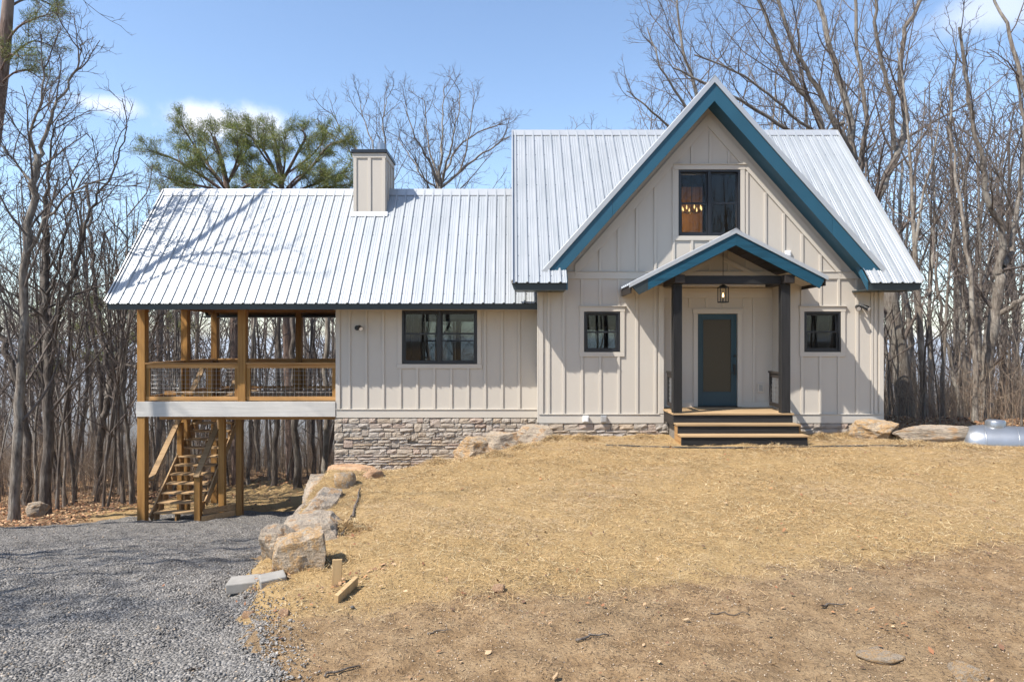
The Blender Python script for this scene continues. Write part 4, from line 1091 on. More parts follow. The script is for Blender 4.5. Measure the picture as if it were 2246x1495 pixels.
# per level: per metre, min, max, first t, angle, length factor, min length, wobble, up, segments, radius factor, min radius
CFG_FULL = [(1.05, 9, 15, .30, .80, .50, 1.2, .13, .09, 8, .55, .02), (2.0, 4, 10, .22, .80, .50, .55, .16, .06, 6, .55, .010),
            (3.2, 3, 7, .2, .75, .48, .3, .18, .05, 4, .55, .0062), (4.5, 2, 4, .25, .7, .5, .2, .18, .04, 3, .6, .0042)]
CFG_LIGHT = [(1.0, 7, 12, .35, .75, .42, 1.0, .14, .1, 6, .5, .016), (1.9, 4, 8, .2, .8, .5, .5, .17, .07, 5, .55, .009),
             (3.0, 2, 5, .2, .75, .5, .3, .18, .05, 3, .55, .006)]
def tree_parts(limbs, crown, tmat, cmat, name='tree'):
    tb = MB(); cb = MB()
    for pts, rad, lev in limbs: tb.tube(pts, rad, 10, False)
    sides = (7, 5, 4, 3)
    for pts, rad, lev in crown: cb.tube(pts, rad, sides[min(lev, 3)], False)
    return tb.mesh('trunk', tmat, True), cb.mesh('crown', cmat, True)
def smooth_path(ctrl, n):
    c = np.array(ctrl, float); m = len(c); out = []
    for i in range(m-1):
        p0 = c[max(i-1, 0)]; p1 = c[i]; p2 = c[i+1]; p3 = c[min(i+2, m-1)]
        for k in range(n):
            t = k/n; out.append(tuple(.5*((2*p1)+(-p0+p2)*t+(2*p0-5*p1+4*p2-p3)*t*t+(-p0+3*p1-3*p2+p3)*t**3)))
    out.append(tuple(c[-1])); return out
def hero(label, limbs_px, seed, cfg=CFG_FULL, tmat='bark', cmat='twig', group=None, wig=.03, world=False):
    """limbs_px: list of ([(px, py, Y)...], r0, r1): the big limbs as they stand; finer growth is random"""
    rr = random.Random(seed); limbs = []; crown = []
    for ctrl, r0, r1 in limbs_px:
        c3 = [tuple(c) if world else tuple(P(*c)) for c in ctrl]
        pts = smooth_path(c3, 5)
        pts = [pts[0]] + [(p[0]+rr.gauss(0, wig), p[1]+rr.gauss(0, wig), p[2]) for p in pts[1:]]
        n = len(pts); rad = [r0+(r1-r0)*(i/(n-1))**.85 for i in range(n)]
        if c3[0][2] < 1: rad[0] *= 1.35; rad[1] *= 1.12
        limbs.append((pts, rad, 0)); children(rr, crown, pts, rad, 0, cfg)
    base = limbs[0][0][0]; t = thing('tree', label, 'tree', base, group)
    a, c = tree_parts(limbs, crown, M[tmat], M[cmat]); link('trunk', a, t); link('crown', c, t); return t
def gz(px, Y): x = (px-1123)*Y/F; return 747.5 - (H(x, Y)-.1-EYE)*F/Y      # picture height of the ground there

CFG_TOP = [(1.5, 7, 15, .2, .7, .42, 1.0, .13, .08, 7, .33, .016), (2.4, 4, 10, .2, .8, .5, .5, .17, .06, 5, .5, .008),
           (3.8, 3, 8, .2, .75, .48, .28, .18, .05, 4, .55, .006), (5.5, 2, 5, .25, .7, .5, .18, .18, .04, 3, .6, .0042)]
CFG_LOW = [(.25, 1, 4, .5, .8, .25, .8, .15, .08, 6, .4, .014)] + CFG_TOP[1:]
# right of the house
hero('huge pale oak with a wide spreading crown close behind the right corner', [
    ([(1988, gz(1988, 21.5), 21.5), (1968, 760, 21.5), (1945, 600, 21.5), (1905, 460, 21.6), (1880, 385, 21.7)], 0.272, 0.184),
    ([(1880, 385, 21.7), (1868, 330, 21.7), (1860, 240, 21.8), (1820, 110, 22.0), (1790, -40, 22.3)], 0.150, 0.068),
    ([(1868, 340, 21.7), (1840, 290, 21.4), (1790, 190, 21.2), (1735, 90, 21.0), (1690, -60, 20.8)], 0.109, 0.041),
    ([(1905, 470, 21.6), (1945, 390, 21.9), (1985, 280, 22.1), (1975, 180, 22.3), (1990, 60, 22.5), (2060, -70, 22.7)], 0.150, 0.048),
    ([(1960, 330, 22.0), (1955, 220, 21.6), (1930, 120, 21.4), (1920, 0, 21.2), (1905, -90, 21.0)], 0.082, 0.034),
    ([(1895, 440, 21.6), (1885, 380, 22.5), (1900, 270, 23.0), (1885, 150, 23.3), (1870, -60, 23.6)], 0.116, 0.048),
    ([(1850, 270, 21.8), (1790, 290, 21.0), (1700, 220, 20.4), (1630, 165, 20.2), (1520, 120, 20.0)], 0.061, 0.020)], 5, CFG_TOP)
hero('tall double stemmed oak beside the silver tank', [
    ([(2152, gz(2152, 18.5), 18.5), (2165, 850, 18.5), (2172, 740, 18.5), (2188, 640, 18.5), (2195, 590, 18.5)], 0.158, 0.132),
    ([(2190, 600, 18.5), (2200, 520, 18.4), (2165, 430, 18.2), (2150, 330, 18.1), (2120, 190, 18), (2105, 60, 18)], 0.099, 0.033),
    ([(2180, 700, 18.5), (2220, 670, 18.2), (2262, 640, 18), (2300, 560, 17.8), (2310, 420, 17.6)], 0.086, 0.033),
    ([(2198, 585, 18.5), (2222, 540, 18.8), (2235, 420, 19), (2246, 300, 19.2), (2230, 150, 19.4)], 0.086, 0.033)], 6, CFG_TOP)
hero('slim straight tree in front of the double stemmed oak', [
    ([(2140, gz(2140, 18), 18), (2138, 800, 18), (2132, 650, 18), (2118, 520, 18), (2100, 400, 18.2), (2085, 250, 18.4), (2095, 120, 18.6)], 0.079, 0.020)], 7, CFG_LOW)
hero('leaning thin tree between the huge oak and the double stemmed oak', [
    ([(2108, gz(2108, 21), 21), (2098, 850, 21), (2075, 740, 21), (2058, 620, 21), (2045, 500, 21), (2030, 380, 21)], 0.074, 0.019)], 8, CFG_LOW)
hero('grey tree standing just right of the huge oak trunk', [
    ([(2005, gz(2005, 24), 24), (1998, 780, 24), (1990, 650, 24), (1975, 500, 24), (1980, 350, 24.5)], 0.136, 0.040)], 9, CFG_LOW)
hero('bare tree rising behind the right slope of the main roof', [
    ([(1840, gz(1840, 27), 27), (1830, 500, 27), (1800, 270, 27), (1740, 180, 27), (1690, 60, 27), (1640, -60, 27)], 0.175, 0.042),
    ([(1815, 350, 27), (1750, 300, 26), (1640, 230, 25.5), (1560, 190, 25), (1480, 150, 25)], 0.098, 0.028)], 10, CFG_TOP)
hero('broad bare tree rising behind the left slope of the tall gable', [
    ([(1560, gz(1560, 28), 28), (1550, 420, 28), (1530, 230, 28), (1500, 110, 28), (1480, -30, 28)], 0.140, 0.035),
    ([(1540, 320, 28), (1500, 230, 27.5), (1450, 150, 27), (1420, 60, 27)], 0.077, 0.021), ([(1545, 350, 28), (1480, 290, 27.5), (1420, 235, 27), (1375, 200, 27)], 0.070, 0.021)], 13, CFG_TOP)
hero('bare tree at the right edge reaching into the frame', [
    ([(2290, gz(2290, 15.5), 15.5), (2280, 700, 15.5), (2270, 450, 15.5), (2255, 250, 15.5), (2215, 80, 15.5), (2170, -30, 15.6)], 0.112, 0.022)], 14, CFG_LOW)
# left woods, near trunks
hero('tall grey tree, leftmost trunk at the gravel edge', [
    ([(30, gz(30, 15.8), 15.8), (38, 960, 15.8), (48, 780, 15.8), (58, 600, 15.8), (72, 430, 15.8), (85, 340, 15.8)], 0.112, 0.070),
    ([(85, 345, 15.8), (105, 280, 15.9), (130, 220, 16), (165, 150, 16), (185, 95, 16)], 0.052, 0.012),
    ([(80, 370, 15.8), (70, 300, 15.7), (90, 220, 15.6), (100, 140, 15.6)], 0.042, 0.012),
    ([(60, 570, 15.8), (100, 480, 15.6), (160, 420, 15.4), (230, 395, 15.3)], 0.042, 0.012),
    ([(75, 420, 15.8), (30, 350, 15.9), (-30, 290, 16)], 0.035, 0.012)], 15, CFG_TOP, 'bark', 'twig')
hero('dark forked tree second from the left at the gravel edge', [
    ([(98, gz(98, 17), 17), (105, 960, 17), (106, 820, 17), (102, 700, 17), (98, 620, 17), (102, 520, 17), (98, 430, 17)], 0.132, 0.059),
    ([(112, 730, 17), (130, 680, 16.8), (160, 610, 16.6), (175, 540, 16.6), (200, 460, 16.5), (245, 380, 16.4), (275, 300, 16.4)], 0.073, 0.013),
    ([(70, 690, 17.1), (100, 670, 16.9), (125, 590, 16.8), (150, 480, 16.8), (170, 380, 16.7)], 0.053, 0.013),
    ([(98, 440, 17), (110, 350, 17), (125, 260, 17)], 0.046, 0.012)], 16, CFG_TOP, 'bark_dark', 'twig')
hero('dark leaning trunk just behind the two left trunks', [
    ([(62, gz(62, 18.5), 18.5), (58, 960, 18.5), (40, 850, 18.5), (12, 760, 18.5), (-15, 690, 18.5), (-30, 560, 18.5)], 0.111, 0.065)], 17, CFG_LOW, 'bark_dark')
hero('twisted dark tree between the left trunks and the deck', [
    ([(212, gz(212, 21), 21), (222, 950, 21), (236, 880, 21), (240, 820, 21), (228, 760, 21), (215, 690, 21), (205, 600, 21), (200, 500, 21), (190, 400, 21)], 0.122, 0.036),
    ([(240, 830, 21), (262, 770, 20.8), (270, 700, 20.6), (290, 640, 20.5), (300, 560, 20.5)], 0.065, 0.014),
    ([(238, 815, 21), (275, 800, 20.6), (310, 810, 20.3), (335, 815, 20.1)], 0.050, 0.014)], 18, CFG_LOW, 'bark_dark')
hero('slender grey tree left of the front deck post', [
    ([(165, gz(165, 22), 22), (178, 940, 22), (190, 840, 22), (192, 700, 22), (185, 560, 22), (175, 420, 22)], 0.072, 0.024)], 19, CFG_LOW, 'bark')
# trunks seen under and through the deck
for k, (px, Y, r, lean) in enumerate([(655, 22.5, .13, -10), (712, 21.5, .11, 4), (600, 24, .10, 8), (570, 27, .09, -10), (340, 23, .09, 10), (545, 25, .07, 8), (690, 27, .08, -6)]):
    side = ['tall dark trunk seen beneath the deck left of the stone corner', 'dark trunk hard against the left corner of the stone foundation', 'leaning trunk behind the middle of the deck',
            'thin trunk behind the deck right of the stairs', 'grey trunk behind the staircase', 'pale slim tree behind the middle deck post', 'slim trunk between two darker trunks under the deck'][k]
    hero(side, [([(px, gz(px, Y), Y), (px+lean, 900, Y), (px+lean*1.2, 740, Y), (px+lean*1.8, 560, Y), (px+lean*2, 450, Y)], r, r*.5)], 30+k, CFG_LOW, 'bark_dark' if k % 2 == 0 else 'bark')
# tops behind the wing roof
hero('wide bare tree top right of the chimney', [
    ([(965, gz(965, 30), 30), (965, 560, 30), (964, 415, 30)], 0.175, 0.091), ([(964, 420, 30), (968, 340, 30), (970, 270, 30), (975, 185, 30)], 0.077, 0.014),
    ([(964, 410, 30), (940, 350, 29.5), (905, 290, 29), (890, 225, 29)], 0.063, 0.014), ([(966, 400, 30), (1000, 330, 30.5), (1050, 290, 31), (1105, 270, 31)], 0.063, 0.014),
    ([(966, 410, 30), (1010, 370, 30), (1030, 290, 30), (1040, 210, 30)], 0.056, 0.014), ([(966, 405, 30), (985, 340, 29.4), (1000, 270, 29), (1010, 200, 29)], .06, .014), ([(964, 412, 30), (948, 350, 30.6), (935, 280, 31), (930, 215, 31)], .06, .014), ([(966, 412, 30), (1040, 350, 29.5), (1085, 320, 29), (1115, 300, 29)], .06, .014), ([(962, 415, 30), (930, 390, 30), (900, 345, 30.5), (870, 300, 31)], 0.049, 0.014)], 50, CFG_TOP)
hero('bare tree top behind the chimney beside the pines', [
    ([(860, gz(860, 29), 29), (850, 560, 29), (830, 415, 29)], 0.140, 0.070), ([(830, 420, 29), (800, 350, 29), (750, 290, 29), (725, 240, 29)], 0.056, 0.014),
    ([(830, 415, 29), (790, 370, 28.5), (760, 320, 28), (720, 290, 28)], .05, .014), ([(830, 415, 29), (822, 340, 29.5), (800, 270, 30), (790, 220, 30)], .05, .014), ([(832, 410, 29), (845, 330, 29), (840, 260, 29), (850, 215, 29)], 0.056, 0.014)], 51, CFG_TOP)

# copied forest trees: a few grown forms, many individuals
def archetype(seed, h, r, cfg, lean, tmat, cmat, fork=False):
    rr = random.Random(seed); pts, rad = grow_branch(rr, (0,0,-.3), nrm((lean, rr.uniform(-.05,.05), 1)), h, r, r*.18, 12, .04, .07)
    rad[0] *= 1.4; rad[1] *= 1.1
    limbs = [(pts, rad, 0)]; crown = []
    if fork:
        i = rr.randint(4, 6); d = nrm((rr.uniform(-.5,.5), rr.uniform(-.4,.4), 1)); p2, r2 = grow_branch(rr, pts[i], d, h*.55, rad[i]*.8, rad[i]*.15, 8, .1, .06)
        limbs.append((p2, r2, 0)); children(rr, crown, p2, r2, 0, cfg)
    children(rr, crown, pts, rad, 0, cfg); return tree_parts(limbs, crown, M[tmat], M[cmat])
CFG_FOREST = [(.95, 8, 14, .34, .75, .36, .9, .16, .09, 6, .4, .014), (1.9, 4, 8, .2, .8, .5, .5, .18, .06, 5, .55, .009), (3.0, 2, 5, .2, .75, .5, .3, .18, .05, 3, .55, .006)]
ARCH = [archetype(200+k, h, r, CFG_FOREST, ln, tm, 'twig', fk) for k, (h, r, ln, tm, fk) in enumerate([
    (13, .10, .05, 'bark', True), (12, .085, -.06, 'bark_dark', False), (14, .12, .02, 'bark', True), (11, .075, .1, 'bark_dark', True), (13, .09, -.1, 'bark', False), (12.5, .105, 0, 'bark_dark', True)])]
SAP = [archetype(300+k, h, r, CFG_LIGHT[:2] + [(2.2, 1, 3, .2, .75, .5, .25, .18, .05, 3, .55, .005)], ln, tm, 'twig') for k, (h, r, ln, tm) in enumerate([
    (6.5, .045, .12, 'bark'), (5.5, .035, -.1, 'bark_dark'), (7.5, .055, .05, 'bark'), (4.5, .03, .18, 'bark_dark')])]
def forest_tree(mesh_pair, x, y, s, rz, label, group, cat='tree', name='tree'):
    z = H(x, y); t = bpy.data.objects.new(name, None); COL.objects.link(t); t.location = (x, y, z); t.rotation_euler = (0, 0, rz); t.scale = (s, s, s); t.empty_display_size = .2
    t['label'] = label; t['category'] = cat; t['group'] = group
    for nm, me in zip(('trunk', 'crown'), mesh_pair):
        o = bpy.data.objects.new(nm, me); COL.objects.link(o); o.parent = t
    return t
fr = random.Random(77)
def ztop_limit(px, Y):                     # how tall a tree may stand there before it shows above the roofs
    if 330 <= px < 1140: py = 425
    elif 1140 <= px < 1400: py = 300
    elif px < 330: py = 330 - 0*px + fr.uniform(-40, 130) + max(0, px-150)*.5
    else: py = fr.uniform(40, 330)
    return EYE - (py-747.5)*Y/F
def place(n, pxr, Yr, kinds, label, group, cat='tree', name='tree', smin=.6, smax=1.3, hts=None):
    c = 0; tries = 0
    while c < n and tries < n*30:
        tries += 1
        px = fr.uniform(*pxr); Y = math.sqrt(fr.uniform(Yr[0]**2, Yr[1]**2)); x = (px-1123)*Y/F
        if (-4.6 < x < 8.7 and Y < 23) or (-10.3 < x < -4 and Y < 24.5): continue
        if gravel_in(x, Y) > -.6 or (x > 8 and Y < 16.2): continue
        k = fr.randrange(len(kinds)); h = hts[k]; s = fr.uniform(smin, smax); z = H(x, Y)
        lim = ztop_limit(px, Y) - z
        if s*h > lim: s = lim/h
        if s < .45: continue
        forest_tree(kinds[k], x, Y, s, fr.uniform(0, 6.28), label, group, cat, name); c += 1
AH = [13, 12, 14, 11, 13, 12.5]; SH = [6.5, 5.5, 7.5, 4.5]
place(18, (-60, 330), (18.5, 30), ARCH, 'bare grey forest tree in the woods left of the deck', 'trees in the left woods', hts=AH, smin=.7, smax=1.2)
place(26, (-60, 330), (30, 60), ARCH, 'bare forest tree deep in the woods left of the deck', 'far trees in the left woods', hts=AH, smin=.8, smax=1.5)
place(38, (330, 740), (22, 55), ARCH, 'bare forest tree seen beneath and through the deck', 'trees behind the deck', hts=AH, smin=.7, smax=1.5)
place(26, (700, 1420), (30, 50), ARCH, 'bare tree behind the house, hidden but for its top twigs', 'trees behind the house', hts=AH, smin=.9, smax=1.6)
place(20, (1900, 2320), (19, 32), ARCH, 'bare grey forest tree in the woods right of the house', 'trees in the right woods', hts=AH, smin=.7, smax=1.4)
place(28, (1900, 2320), (32, 60), ARCH, 'bare forest tree deep in the woods right of the house', 'far trees in the right woods', hts=AH, smin=.9, smax=1.9)
place(26, (1400, 1950), (30, 52), ARCH, 'bare tree behind the main roof reaching above the ridge', 'trees behind the main roof', hts=AH, smin=1.0, smax=1.9)
place(50, (-60, 330), (17.5, 34), SAP, 'thin bare sapling in the woods left of the deck', 'saplings in the left woods', 'sapling', 'sapling', .6, 1.4, SH)
place(60, (330, 740), (20.5, 34), SAP, 'thin bare sapling behind the deck and its stairs', 'saplings behind the deck', 'sapling', 'sapling', .6, 1.3, SH)
place(50, (1930, 2320), (17, 34), SAP, 'thin bare sapling in the woods right of the house', 'saplings in the right woods', 'sapling', 'sapling', .5, 1.3, SH)
# trees off to the left of the frame and behind it: they throw the branch shadows on the roof and gravel and stand in the panes
for k, (x, y, s, a) in enumerate([(-12.6, 6.4, 1.15, 3), (-11.2, 4.2, 1.1, 2), (-12.8, 1.6, 1.1, 1)]):
    forest_tree(ARCH[[2, 0, 5, 4][k]], x, y, s, a, 'bare tree beside the drive, known by its shadow on roof and gravel', 'trees beside the drive')
for k in range(90):
    x = fr.uniform(-14, 44); y = fr.uniform(-48, -15)
    forest_tree(ARCH[k % 6], x, y, fr.uniform(1, 1.5), fr.uniform(0, 6.28), 'bare tree across the road, mirrored in the upper window', 'trees mirrored in the windows')

hero('tall bare tree beside the drive whose limbs shade the wing roof', [
    ([(-15.6, 10.9, H(-15.6, 10.9)-.1), (-15.2, 11.3, 3), (-14.5, 11.8, 6.5), (-13.1, 12.7, 9.55), (-12.1, 13.5, 10.4), (-10.7, 14.7, 11.75), (-9.6, 15.9, 13.2)], .2, .03),
    ([(-12.3, 13.35, 10.25), (-11.4, 13.5, 10.4), (-10.6, 13.4, 10.7), (-9.8, 13.5, 10.4)], .055, .02), ([(-14.5, 11.8, 6.5), (-15.5, 12.4, 9.5), (-16, 13.5, 13)], .12, .03)], 99,
    [(.9, 3, 7, .3, .7, .35, .8, .15, .06, 6, .35, .012)] + CFG_TOP[1:], world=True)
# ---- pines
def needle_cloud(centers, rr, per, ln, wd, cols):
    n = len(centers)*per; c = np.repeat(np.array([p for p, d in centers]), per, 0); dd = np.repeat(np.array([d for p, d in centers]), per, 0)
    g = np.random.default_rng(rr); dirs = g.normal(0, 1, (n, 3)) + dd*1.1; dirs[:, 2] += .35; dirs /= np.linalg.norm(dirs, axis=1)[:, None]
    side = np.cross(dirs, g.normal(0, 1, (n, 3))); side /= np.linalg.norm(side, axis=1)[:, None]
    L = ln*g.uniform(.7, 1.25, (n, 1)); c = c + g.normal(0, .085, (n, 3))
    v = np.stack([c - side*wd, c + side*wd, c + dirs*L + side*wd*.4, c + dirs*L - side*wd*.4], 1).reshape(-1, 3)
    f = np.arange(n*4).reshape(-1, 4)
    base = np.array(cols)[g.integers(0, len(cols), len(centers))]; base = np.repeat(base, per*4, 0)*np.repeat(g.uniform(.75, 1.25, (n, 1)), 4, 0)
    return v, f, base
PINE_COLS = [(.15,.185,.035), (.20,.225,.045), (.10,.145,.035), (.235,.235,.06), (.17,.165,.05)]
def pine(label, trunk_px, r0, r1, seed, spec, per=24, ln=.10, group=None, tmat='bark_brown', wd=.0055):
    rr = random.Random(seed); c3 = [tuple(P(*c)) for c in trunk_px]; pts = smooth_path(c3, 5); n = len(pts)
    rad = [r0+(r1-r0)*i/(n-1) for i in range(n)]; crown = []; cen = []
    for (ctrl, ra, rb) in spec:
        bp = smooth_path([tuple(P(*c)) for c in ctrl], 4); br = [ra+(rb-ra)*i/(len(bp)-1) for i in range(len(bp))]
        crown.append((bp, br, 0)); sub = []
        children(rr, sub, bp, br, 0, [(3.6, 7, 18, .25, .75, .42, .5, .15, .07, 5, .5, .011), (3.6, 2, 6, .3, .8, .45, .28, .18, .08, 3, .5, .006)])
        crown += sub
        for q, _, lv in sub:
            for i in range(1 if lv else 2, len(q)):
                d = nrm(tuple(q[i][j]-q[i-1][j] for j in range(3))); cen.append((q[i], d))
                if lv: cen.append((tuple((q[i][j]+q[i-1][j])/2 for j in range(3)), d))
    t = thing('pine_tree', label, 'tree', pts[0], group)
    a, c = tree_parts([(pts, rad, 0)], crown, M[tmat], M[tmat]); link('trunk', a, t); link('branches', c, t)
    v, f, col = needle_cloud(cen, seed, per, ln, wd, PINE_COLS)
    link('crown', fast_mesh('crown', v, f, M['needle'], col), t)
    return len(cen)
Yp = 25
pine('green pine with outstretched branches behind the left end of the roof', [(520, gz(520, Yp), Yp), (515, 700, Yp), (505, 470, Yp), (490, 370, Yp), (470, 300, Yp)], .2, .05, 61, [
    ([(505, 430, Yp), (450, 390, Yp-.3), (385, 350, Yp-.6), (322, 328, Yp-.8)], .07, .02), ([(500, 420, Yp), (455, 360, Yp+.5), (420, 310, Yp+.9), (398, 272, Yp+1)], .07, .02),
    ([(498, 400, Yp), (480, 340, Yp-.6), (462, 290, Yp-.8)], .06, .02), ([(505, 425, Yp), (450, 410, Yp-.9), (400, 400, Yp-1.4), (355, 385, Yp-1.6)], .06, .02),
    ([(500, 400, Yp), (530, 350, Yp+.6), (545, 320, Yp+.8)], .06, .02), ([(505, 430, Yp), (545, 405, Yp-.8), (575, 395, Yp-1)], .05, .02), ([(505, 430, Yp), (470, 385, Yp-1), (440, 355, Yp-1.4)], .05, .02), ([(508, 445, Yp), (440, 420, Yp+.6), (380, 405, Yp+1)], .05, .02), ([(508, 440, Yp), (560, 420, Yp+.4), (600, 385, Yp+.8)], .05, .02), ([(500, 400, Yp), (520, 350, Yp-.5), (520, 305, Yp-.8)], .05, .02)])
Yp = 26.5
pine('green pine with a rounded crown between the other pine and the chimney', [(640, gz(640, Yp), Yp), (630, 700, Yp), (622, 470, Yp), (615, 390, Yp), (600, 320, Yp)], .22, .05, 62, [
    ([(620, 420, Yp), (585, 340, Yp), (550, 300, Yp-.2), (508, 278, Yp-.4)], .07, .02), ([(620, 400, Yp), (610, 330, Yp+.6), (590, 280, Yp+.8)], .07, .02),
    ([(618, 400, Yp), (650, 340, Yp-.6), (670, 300, Yp-.8), (660, 285, Yp-.9)], .07, .02), ([(622, 425, Yp), (680, 370, Yp), (720, 320, Yp+.2), (755, 310, Yp+.3)], .07, .02),
    ([(622, 430, Yp), (700, 400, Yp-.5), (760, 375, Yp-.8)], .06, .02), ([(620, 420, Yp), (570, 385, Yp-.8), (545, 360, Yp-1)], .05, .02), ([(620, 425, Yp), (650, 390, Yp-1), (690, 370, Yp-1.4)], .05, .02),
    ([(622, 425, Yp), (720, 410, Yp+.5), (770, 405, Yp+.5)], .05, .02), ([(618, 400, Yp), (625, 350, Yp-1), (620, 310, Yp-1.2)], .05, .02), ([(624, 435, Yp), (560, 415, Yp+.6), (530, 395, Yp+1)], .05, .02), ([(624, 440, Yp), (690, 425, Yp-.6), (740, 415, Yp-1)], .05, .02), ([(616, 390, Yp), (690, 335, Yp+.8), (715, 290, Yp+1)], .05, .02), ([(616, 395, Yp), (570, 330, Yp-.8), (545, 290, Yp-1)], .05, .02)])
Yp = 20.5
pine('dark pine in the top left corner of the view', [(-120, gz(-120, Yp), Yp), (-60, 600, Yp), (-15, 300, Yp), (8, 120, Yp), (22, -60, Yp), (28, -220, Yp)], .28, .1, 63, [
    ([(10, 100, Yp), (40, 60, Yp-.2), (80, 40, Yp-.3), (115, 30, Yp-.4)], .04, .012), ([(2, 150, Yp), (40, 110, Yp+.3), (75, 90, Yp+.4), (112, 100, Yp+.5)], .04, .012),
    ([(-5, 190, Yp), (30, 160, Yp-.3), (60, 155, Yp-.4), (85, 170, Yp-.4)], .035, .01), ([(15, 20, Yp), (50, 0, Yp+.3), (90, 0, Yp+.4), (125, 20, Yp+.5)], .04, .012), ([(20, -40, Yp), (60, -70, Yp), (110, -60, Yp)], .04, .012),
    ([(12, 80, Yp), (-30, 40, Yp), (-70, 20, Yp)], .04, .012), ([(0, 160, Yp), (20, 120, Yp-.8), (50, 130, Yp-1)], .03, .01)], 12, .11)
# two small young pines deep in the left woods
for k, (px, py, Y) in enumerate([(150, 830, 24), (345, 760, 27)]):
    g0 = gz(px, Y)
    pine(['small yellow green pine half hidden in the left woods', 'young yellow green pine seen behind the left deck posts'][k], [(px, g0, Y), (px+3, (g0+py)/2, Y), (px+2, py-60, Y), (px, py-190, Y)], .07, .02, 70+k,
         [([(px, py-150+30*i, Y), (px+(-1)**i*30, py-165+30*i, Y+.2), (px+(-1)**i*60, py-160+30*i, Y+.3)], .02, .008) for i in range(6)], 14, .13)

# ------------------------------------------------------------------ undergrowth of dry stems (nobody could count it)
def brush(name, label, n, pxr, Yr, seed, hmax):
    g = np.random.default_rng(seed); V = []; Fc = []; Cc = []; o = 0
    px = g.uniform(*pxr, n); Y = np.sqrt(g.uniform(Yr[0]**2, Yr[1]**2, n)); x = (px-1123)*Y/F
    ok = ~((x > -10.5) & (x < 8.7) & (Y < 24.5))  & (gravel_in(x, Y) < -.5) & ~((x > 7.5) & (Y < 16.0)); x = x[ok]; Y = Y[ok]; n = len(x); z = height(x, Y)
    verts = []; faces = []; cols = []
    h = g.uniform(.35, 1, n)**1.3*hmax; ang = g.uniform(0, 6.28, n); lean = np.abs(g.normal(0, .28, n))
    w = g.uniform(.003, .0075, n)
    p = np.stack([x, Y, z-.05], 1); d = np.stack([np.cos(ang)*lean, np.sin(ang)*lean, np.ones(n)], 1); d /= np.linalg.norm(d, axis=1)[:, None]
    def blades(p, d, L, w, c):
        m = len(p); bend = g.normal(0, .18, (m, 3)); q = p + d*(L*.5)[:, None] ; r = q + (d+bend)*(L*.5)[:, None]
        s = np.cross(d, g.normal(0, 1, (m, 3))); s /= np.linalg.norm(s, axis=1)[:, None]; u = np.cross(d, s)
        tri = [s, -.5*s+.87*u, -.5*s-.87*u]; vv = []
        for pt, k in ((p, 1.0), (q, .75), (r, .3)):
            for t in tri: vv.append(pt + t*(w*k)[:, None])
        vv = np.stack(vv, 1)                                  # m, 9, 3
        base = (np.arange(m)*9)[:, None]
        f = np.concatenate([np.stack([base[:, 0]+a*3+i, base[:, 0]+a*3+(i+1) % 3, base[:, 0]+a*3+3+(i+1) % 3, base[:, 0]+a*3+3+i], 1) for a in (0, 1) for i in range(3)], 0)
        return vv.reshape(-1, 3), f, np.repeat(c, 9, 0), q, r
    tone = np.array([(.27,.205,.145), (.19,.14,.10), (.33,.26,.19), (.14,.10,.075), (.23,.165,.115)])
    c = tone[g.integers(0, 5, n)]*g.uniform(.75, 1.2, (n, 1)); off = 0
    v, f, cc, q, r = blades(p, d, h, w, c); verts.append(v); faces.append(f); cols.append(cc); off += len(v)
    for k in range(4):
        t = g.uniform(.3, 1, n)[:, None]; pp = np.where(t < .5, p+(q-p)*t*2, q+(r-q)*(t*2-1)); d2 = d*.7 + g.normal(0, .55, (n, 3)); d2[:, 2] = np.abs(d2[:, 2])*.7+.1; d2 /= np.linalg.norm(d2, axis=1)[:, None]
        v, f, cc, _, _ = blades(pp, d2, h*g.uniform(.2, .5, n), w*.6, c); verts.append(v); faces.append(f+off); cols.append(cc); off += len(v)
    o = link(name, fast_mesh(name, np.concatenate(verts), np.concatenate(faces), M['brush'], np.concatenate(cols)))
    tag(o, label, 'undergrowth', kind='stuff')
brush('undergrowth', 'tangle of dry brown stems along the left woods and behind the deck', 4600, (-80, 745), (17.5, 36), 401, 2.3)
brush('undergrowth', 'tangle of dry brown stems in the woods right of the house', 2500, (1925, 2330), (16.5, 34), 402, 2.0)

# ------------------------------------------------------------------ straw, gravel, leaves
def in_house(x, y): return ((x > .5) & (x < 8.2) & (y > 14.72)) | ((x > -4.2) & (x <= .5) & (y > 15.55)) | ((x > 3.25) & (x < 5.85) & (y > 13.36))
def blades_flat(x, y, z, L, w, col, g, tilt=.25, lift=.012):
    n = len(x); a = g.uniform(0, 2*np.pi, n); el = np.abs(g.normal(0, tilt, n)); d = np.stack([np.cos(a)*np.cos(el), np.sin(a)*np.cos(el), np.sin(el)], 1)
    s = np.stack([-np.sin(a), np.cos(a), g.normal(0, .5, n)], 1); s /= np.linalg.norm(s, axis=1)[:, None]
    c = np.stack([x, y, z+lift*g.uniform(.2, 1, n)], 1); h = (L/2)[:, None]; sw = s*(w/2)[:, None]
    bend = np.stack([g.normal(0, .12, n), g.normal(0, .12, n), np.abs(g.normal(0, .10, n))], 1)*L[:, None]
    p0, p1, p2 = c - d*h*.6, c + bend, c + d*h*1.1
    p0[:, 2] = np.maximum(p0[:, 2], z+.002)
    v = np.stack([p0-sw, p0+sw, p1+sw, p1-sw, p2+sw*.6, p2-sw*.6], 1).reshape(-1, 3); b = np.arange(n)*6
    f = np.concatenate([np.stack([b, b+1, b+2, b+3], 1), np.stack([b+3, b+2, b+4, b+5], 1)], 0)
    return v, f, np.repeat(col, 6, 0)
g = np.random.default_rng(501)
N = 370000
Y = g.uniform(5.0, 15.6, N)**1.0; x = g.uniform(-3.6, 11.5, N)
vis = np.abs(x) < Y*.78+.4
